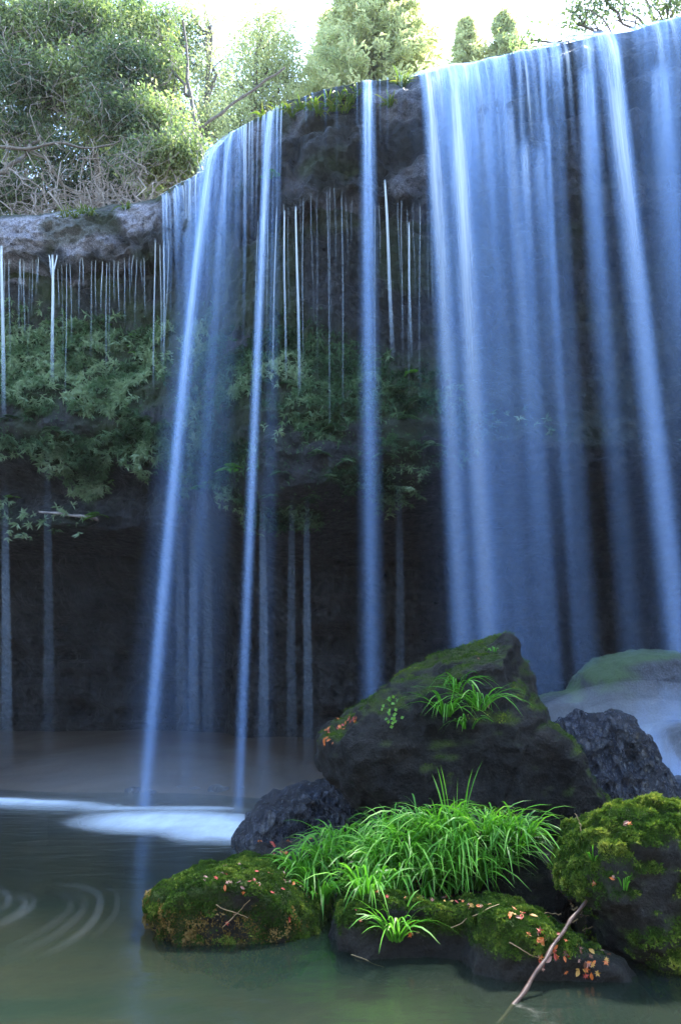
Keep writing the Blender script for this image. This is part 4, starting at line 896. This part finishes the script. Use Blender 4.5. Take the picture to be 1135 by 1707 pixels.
# tangled thicket of thin stems along the left ledge: each shrub a thing
for px, y in [(10, 13.6), (45, 13.9), (80, 13.5), (115, 13.8), (150, 13.5), (185, 13.7), (215, 13.4), (245, 13.6)]:
    b0 = lip(px) ; b0 = np.array([x_for(px, b0[1]+.7, H), b0[1]+.7+rng.random()*.5, H-.02]); root = thing('bare_shrub', 'tangled leafless shrub with pale crooked stems along the left ledge', 'shrub', b0, 'bare shrubs along the left ledge')
    st = []
    for k in range(9):
        e = b0+np.array([rng.normal()*.8, rng.normal()*.3, rng.uniform(.8, 2.3)]); c = curve(b0+rng.normal(size=3)*[.15, .1, 0], e, 12, 0, .7); st.append((c, rng.uniform(.010, .024), .006))
        for _ in range(5):
            s_ = c[rng.integers(3, 12)]; st.append((curve(s_, s_+np.array([rng.normal()*.45, rng.normal()*.25, rng.normal()*.35]), 8, 0, .9), .008, .003))
    o = obj('stems', mesh_np('stems', *branch_mesh(st, 4)), M['twig'], root); rebase(o, b0)
# mossy bough across the thicket
stick('mossy_bough', [at_y(-20, 245, 13.2), at_y(40, 248, 13.2), at_y(110, 238, 13.1), at_y(165, 250, 13.2), at_y(205, 232, 13.3)], .04, .014, 'bark', 'crooked dark mossy bough reaching across the left thicket', 'branch', wob=.02)
stick('mossy_bough', [at_y(-20, 300, 13.4), at_y(30, 270, 13.5), at_y(70, 225, 13.6)], .06, .03, 'bark', 'dark bough rising steeply at the outer edge of the left thicket', 'branch', wob=.02)

def conifer(label, px, py_top, y, width_px, zb, tone, n=120, mat='conifer', L=.3):
    top = at_y(px, py_top, y); base = np.array([top[0], y, zb]); h = top[2]-zb; R = width_px*m_per_px(y, top[2])
    root = thing('conifer', label, 'tree', base)
    V, Fc = tube(np.linspace(base, top, 12), np.linspace(.2, .02, 12), 8); o = obj('trunk', mesh_np('trunk', V, Fc), M['bark'], root); rebase(o, base)
    br = []; Cs = []; Ds = []; tt = []
    for i in range(n):
        z = top[2]-min(h*.9, 11.)*rng.random()**1.5; rad = min(R, .34*(top[2]-z))*rng.uniform(.65, 1.15)+.12; az = rng.random()*6.283
        a = np.array([base[0], y, z]); e = a+np.array([math.cos(az)*rad, math.sin(az)*rad, -.12*rad+.25*rng.normal()*.3])
        c = curve(a, e, 7, .06*rad, .2); br.append((c, .02, .005)); m_ = int(46*rad/1.2)+16
        s_ = rng.random(m_)**.6; pts = np.stack([np.interp(s_*6, range(7), c[:, j]) for j in range(3)], 1)+rng.normal(size=(m_, 3))*np.array([.12, .12, .09])
        Cs.append(pts); d = (e-a)/np.linalg.norm(e-a); Ds.append(d*.7+unit(m_)*.7+np.array([0, 0, -.15])); tt.append(np.full(m_, rng.normal()*.14))
    C = np.concatenate(Cs); Dd = np.concatenate(Ds); tt = np.clip(np.concatenate(tt)+.5+tone+.2*fbm(C*.7, 2, 701)+.08*rng.normal(size=len(C)), 0, 1)
    o = obj('limbs', mesh_np('limbs', *branch_mesh(br, 4)), M['bark'], root); rebase(o, base)
    Ls = L*(.6+.6*rng.random(len(C))); o = obj('crown', leaves_mesh('crown', C, Dd, np.array([0, 0, 1.])+unit(len(C))*.6, Ls, Ls*.32, tt, .15, .25), M[mat], root); rebase(o, base)
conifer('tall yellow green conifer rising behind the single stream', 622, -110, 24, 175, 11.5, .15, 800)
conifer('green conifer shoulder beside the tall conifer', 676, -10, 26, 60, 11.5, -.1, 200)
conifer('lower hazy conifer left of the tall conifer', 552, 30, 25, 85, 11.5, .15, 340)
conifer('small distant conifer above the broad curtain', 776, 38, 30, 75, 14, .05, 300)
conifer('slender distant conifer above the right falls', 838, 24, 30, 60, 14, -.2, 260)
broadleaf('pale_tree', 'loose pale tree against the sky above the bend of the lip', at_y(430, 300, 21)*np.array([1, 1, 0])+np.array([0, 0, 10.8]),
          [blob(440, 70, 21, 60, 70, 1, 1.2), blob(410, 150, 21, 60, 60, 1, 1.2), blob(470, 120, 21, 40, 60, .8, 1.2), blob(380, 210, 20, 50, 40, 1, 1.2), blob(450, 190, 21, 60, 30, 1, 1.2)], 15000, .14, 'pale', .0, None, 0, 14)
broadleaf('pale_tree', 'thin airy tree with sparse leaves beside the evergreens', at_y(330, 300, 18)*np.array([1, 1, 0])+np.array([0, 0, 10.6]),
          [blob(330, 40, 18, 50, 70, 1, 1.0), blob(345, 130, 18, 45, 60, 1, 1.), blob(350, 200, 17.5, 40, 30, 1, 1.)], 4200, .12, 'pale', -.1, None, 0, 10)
# twigs hanging in from the right
broadleaf('overhanging_tree', 'leafy twigs of a tree reaching over the far end of the lip', (7.5, 12.5, 10.6),
          [blob(965, 25, 11.8, 30, 22, 1, .4), blob(1010, 5, 11.8, 50, 16, 1, .4), blob(1110, 8, 11.4, 40, 12, 1, .4), blob(1000, -60, 12, 110, 40, 2, .5), blob(880, 66, 12.5, 26, 12, .5, .4), blob(1150, -60, 12, 90, 40, 2, .5)], 4200, .10, 'evergreen', -.05, None, 0, 9)

# ================================================================== SPRAY
def mist(px, py, y, rx, ry, rz, dens, label):
    for k in (1.3, 1.0, .75, .5): mist_shell(px, py, y, rx*k, ry*k, rz*k, dens/3, label)
def mist_shell(px, py, y, rx, ry, rz, dens, label):
    c = at_y(px, py, y); bm = bmesh.new(); bmesh.ops.create_icosphere(bm, subdivisions=4, radius=1.0)
    for v in bm.verts: v.co = Vector((v.co.x*rx, v.co.y*ry, v.co.z*rz))
    me = bpy.data.meshes.new('mist'); bm.to_mesh(me); bm.free(); o = obj('mist', me); o.location = c
    m, t, b, out = nodes('mist'); t.nodes.remove(b); pv_ = N(t, 'ShaderNodeVolumePrincipled'); pv_.inputs['Color'].default_value = (.9, .95, 1, 1); pv_.inputs['Density'].default_value = dens
    t.links.new(pv_.outputs[0], out.inputs['Volume']); me.materials.append(m); o['kind'] = 'stuff'; o['label'] = label
MISTS = True
if MISTS:
    mist(1085, 1265, 7.2, 1.0, .6, .55, .6, 'white spray around the rocks under the right falls')
    mist(1140, 1320, 6.7, .7, .45, .45, .8, 'dense spray at the foot of the right falls')
    mist(270, 1350, 9.3, 1.8, .7, .6, .10, 'thin spray where the slanting jet strikes the pool')

HAZE = .0003
if HAZE:
    bm = bmesh.new(); bmesh.ops.create_cube(bm, size=1.0)
    for v in bm.verts: v.co = Vector((v.co.x*330, v.co.y*330+10, (v.co.z+.5)*62-2.5))
    me = bpy.data.meshes.new('haze'); bm.to_mesh(me); bm.free(); o = obj('haze', me); o['kind'] = 'stuff'
    m, t, b, out = nodes('haze'); t.nodes.remove(b); pv_ = N(t, 'ShaderNodeVolumePrincipled'); pv_.inputs['Color'].default_value = (.88, .94, 1, 1); pv_.inputs['Density'].default_value = HAZE
    t.links.new(pv_.outputs[0], out.inputs['Volume']); me.materials.append(m)
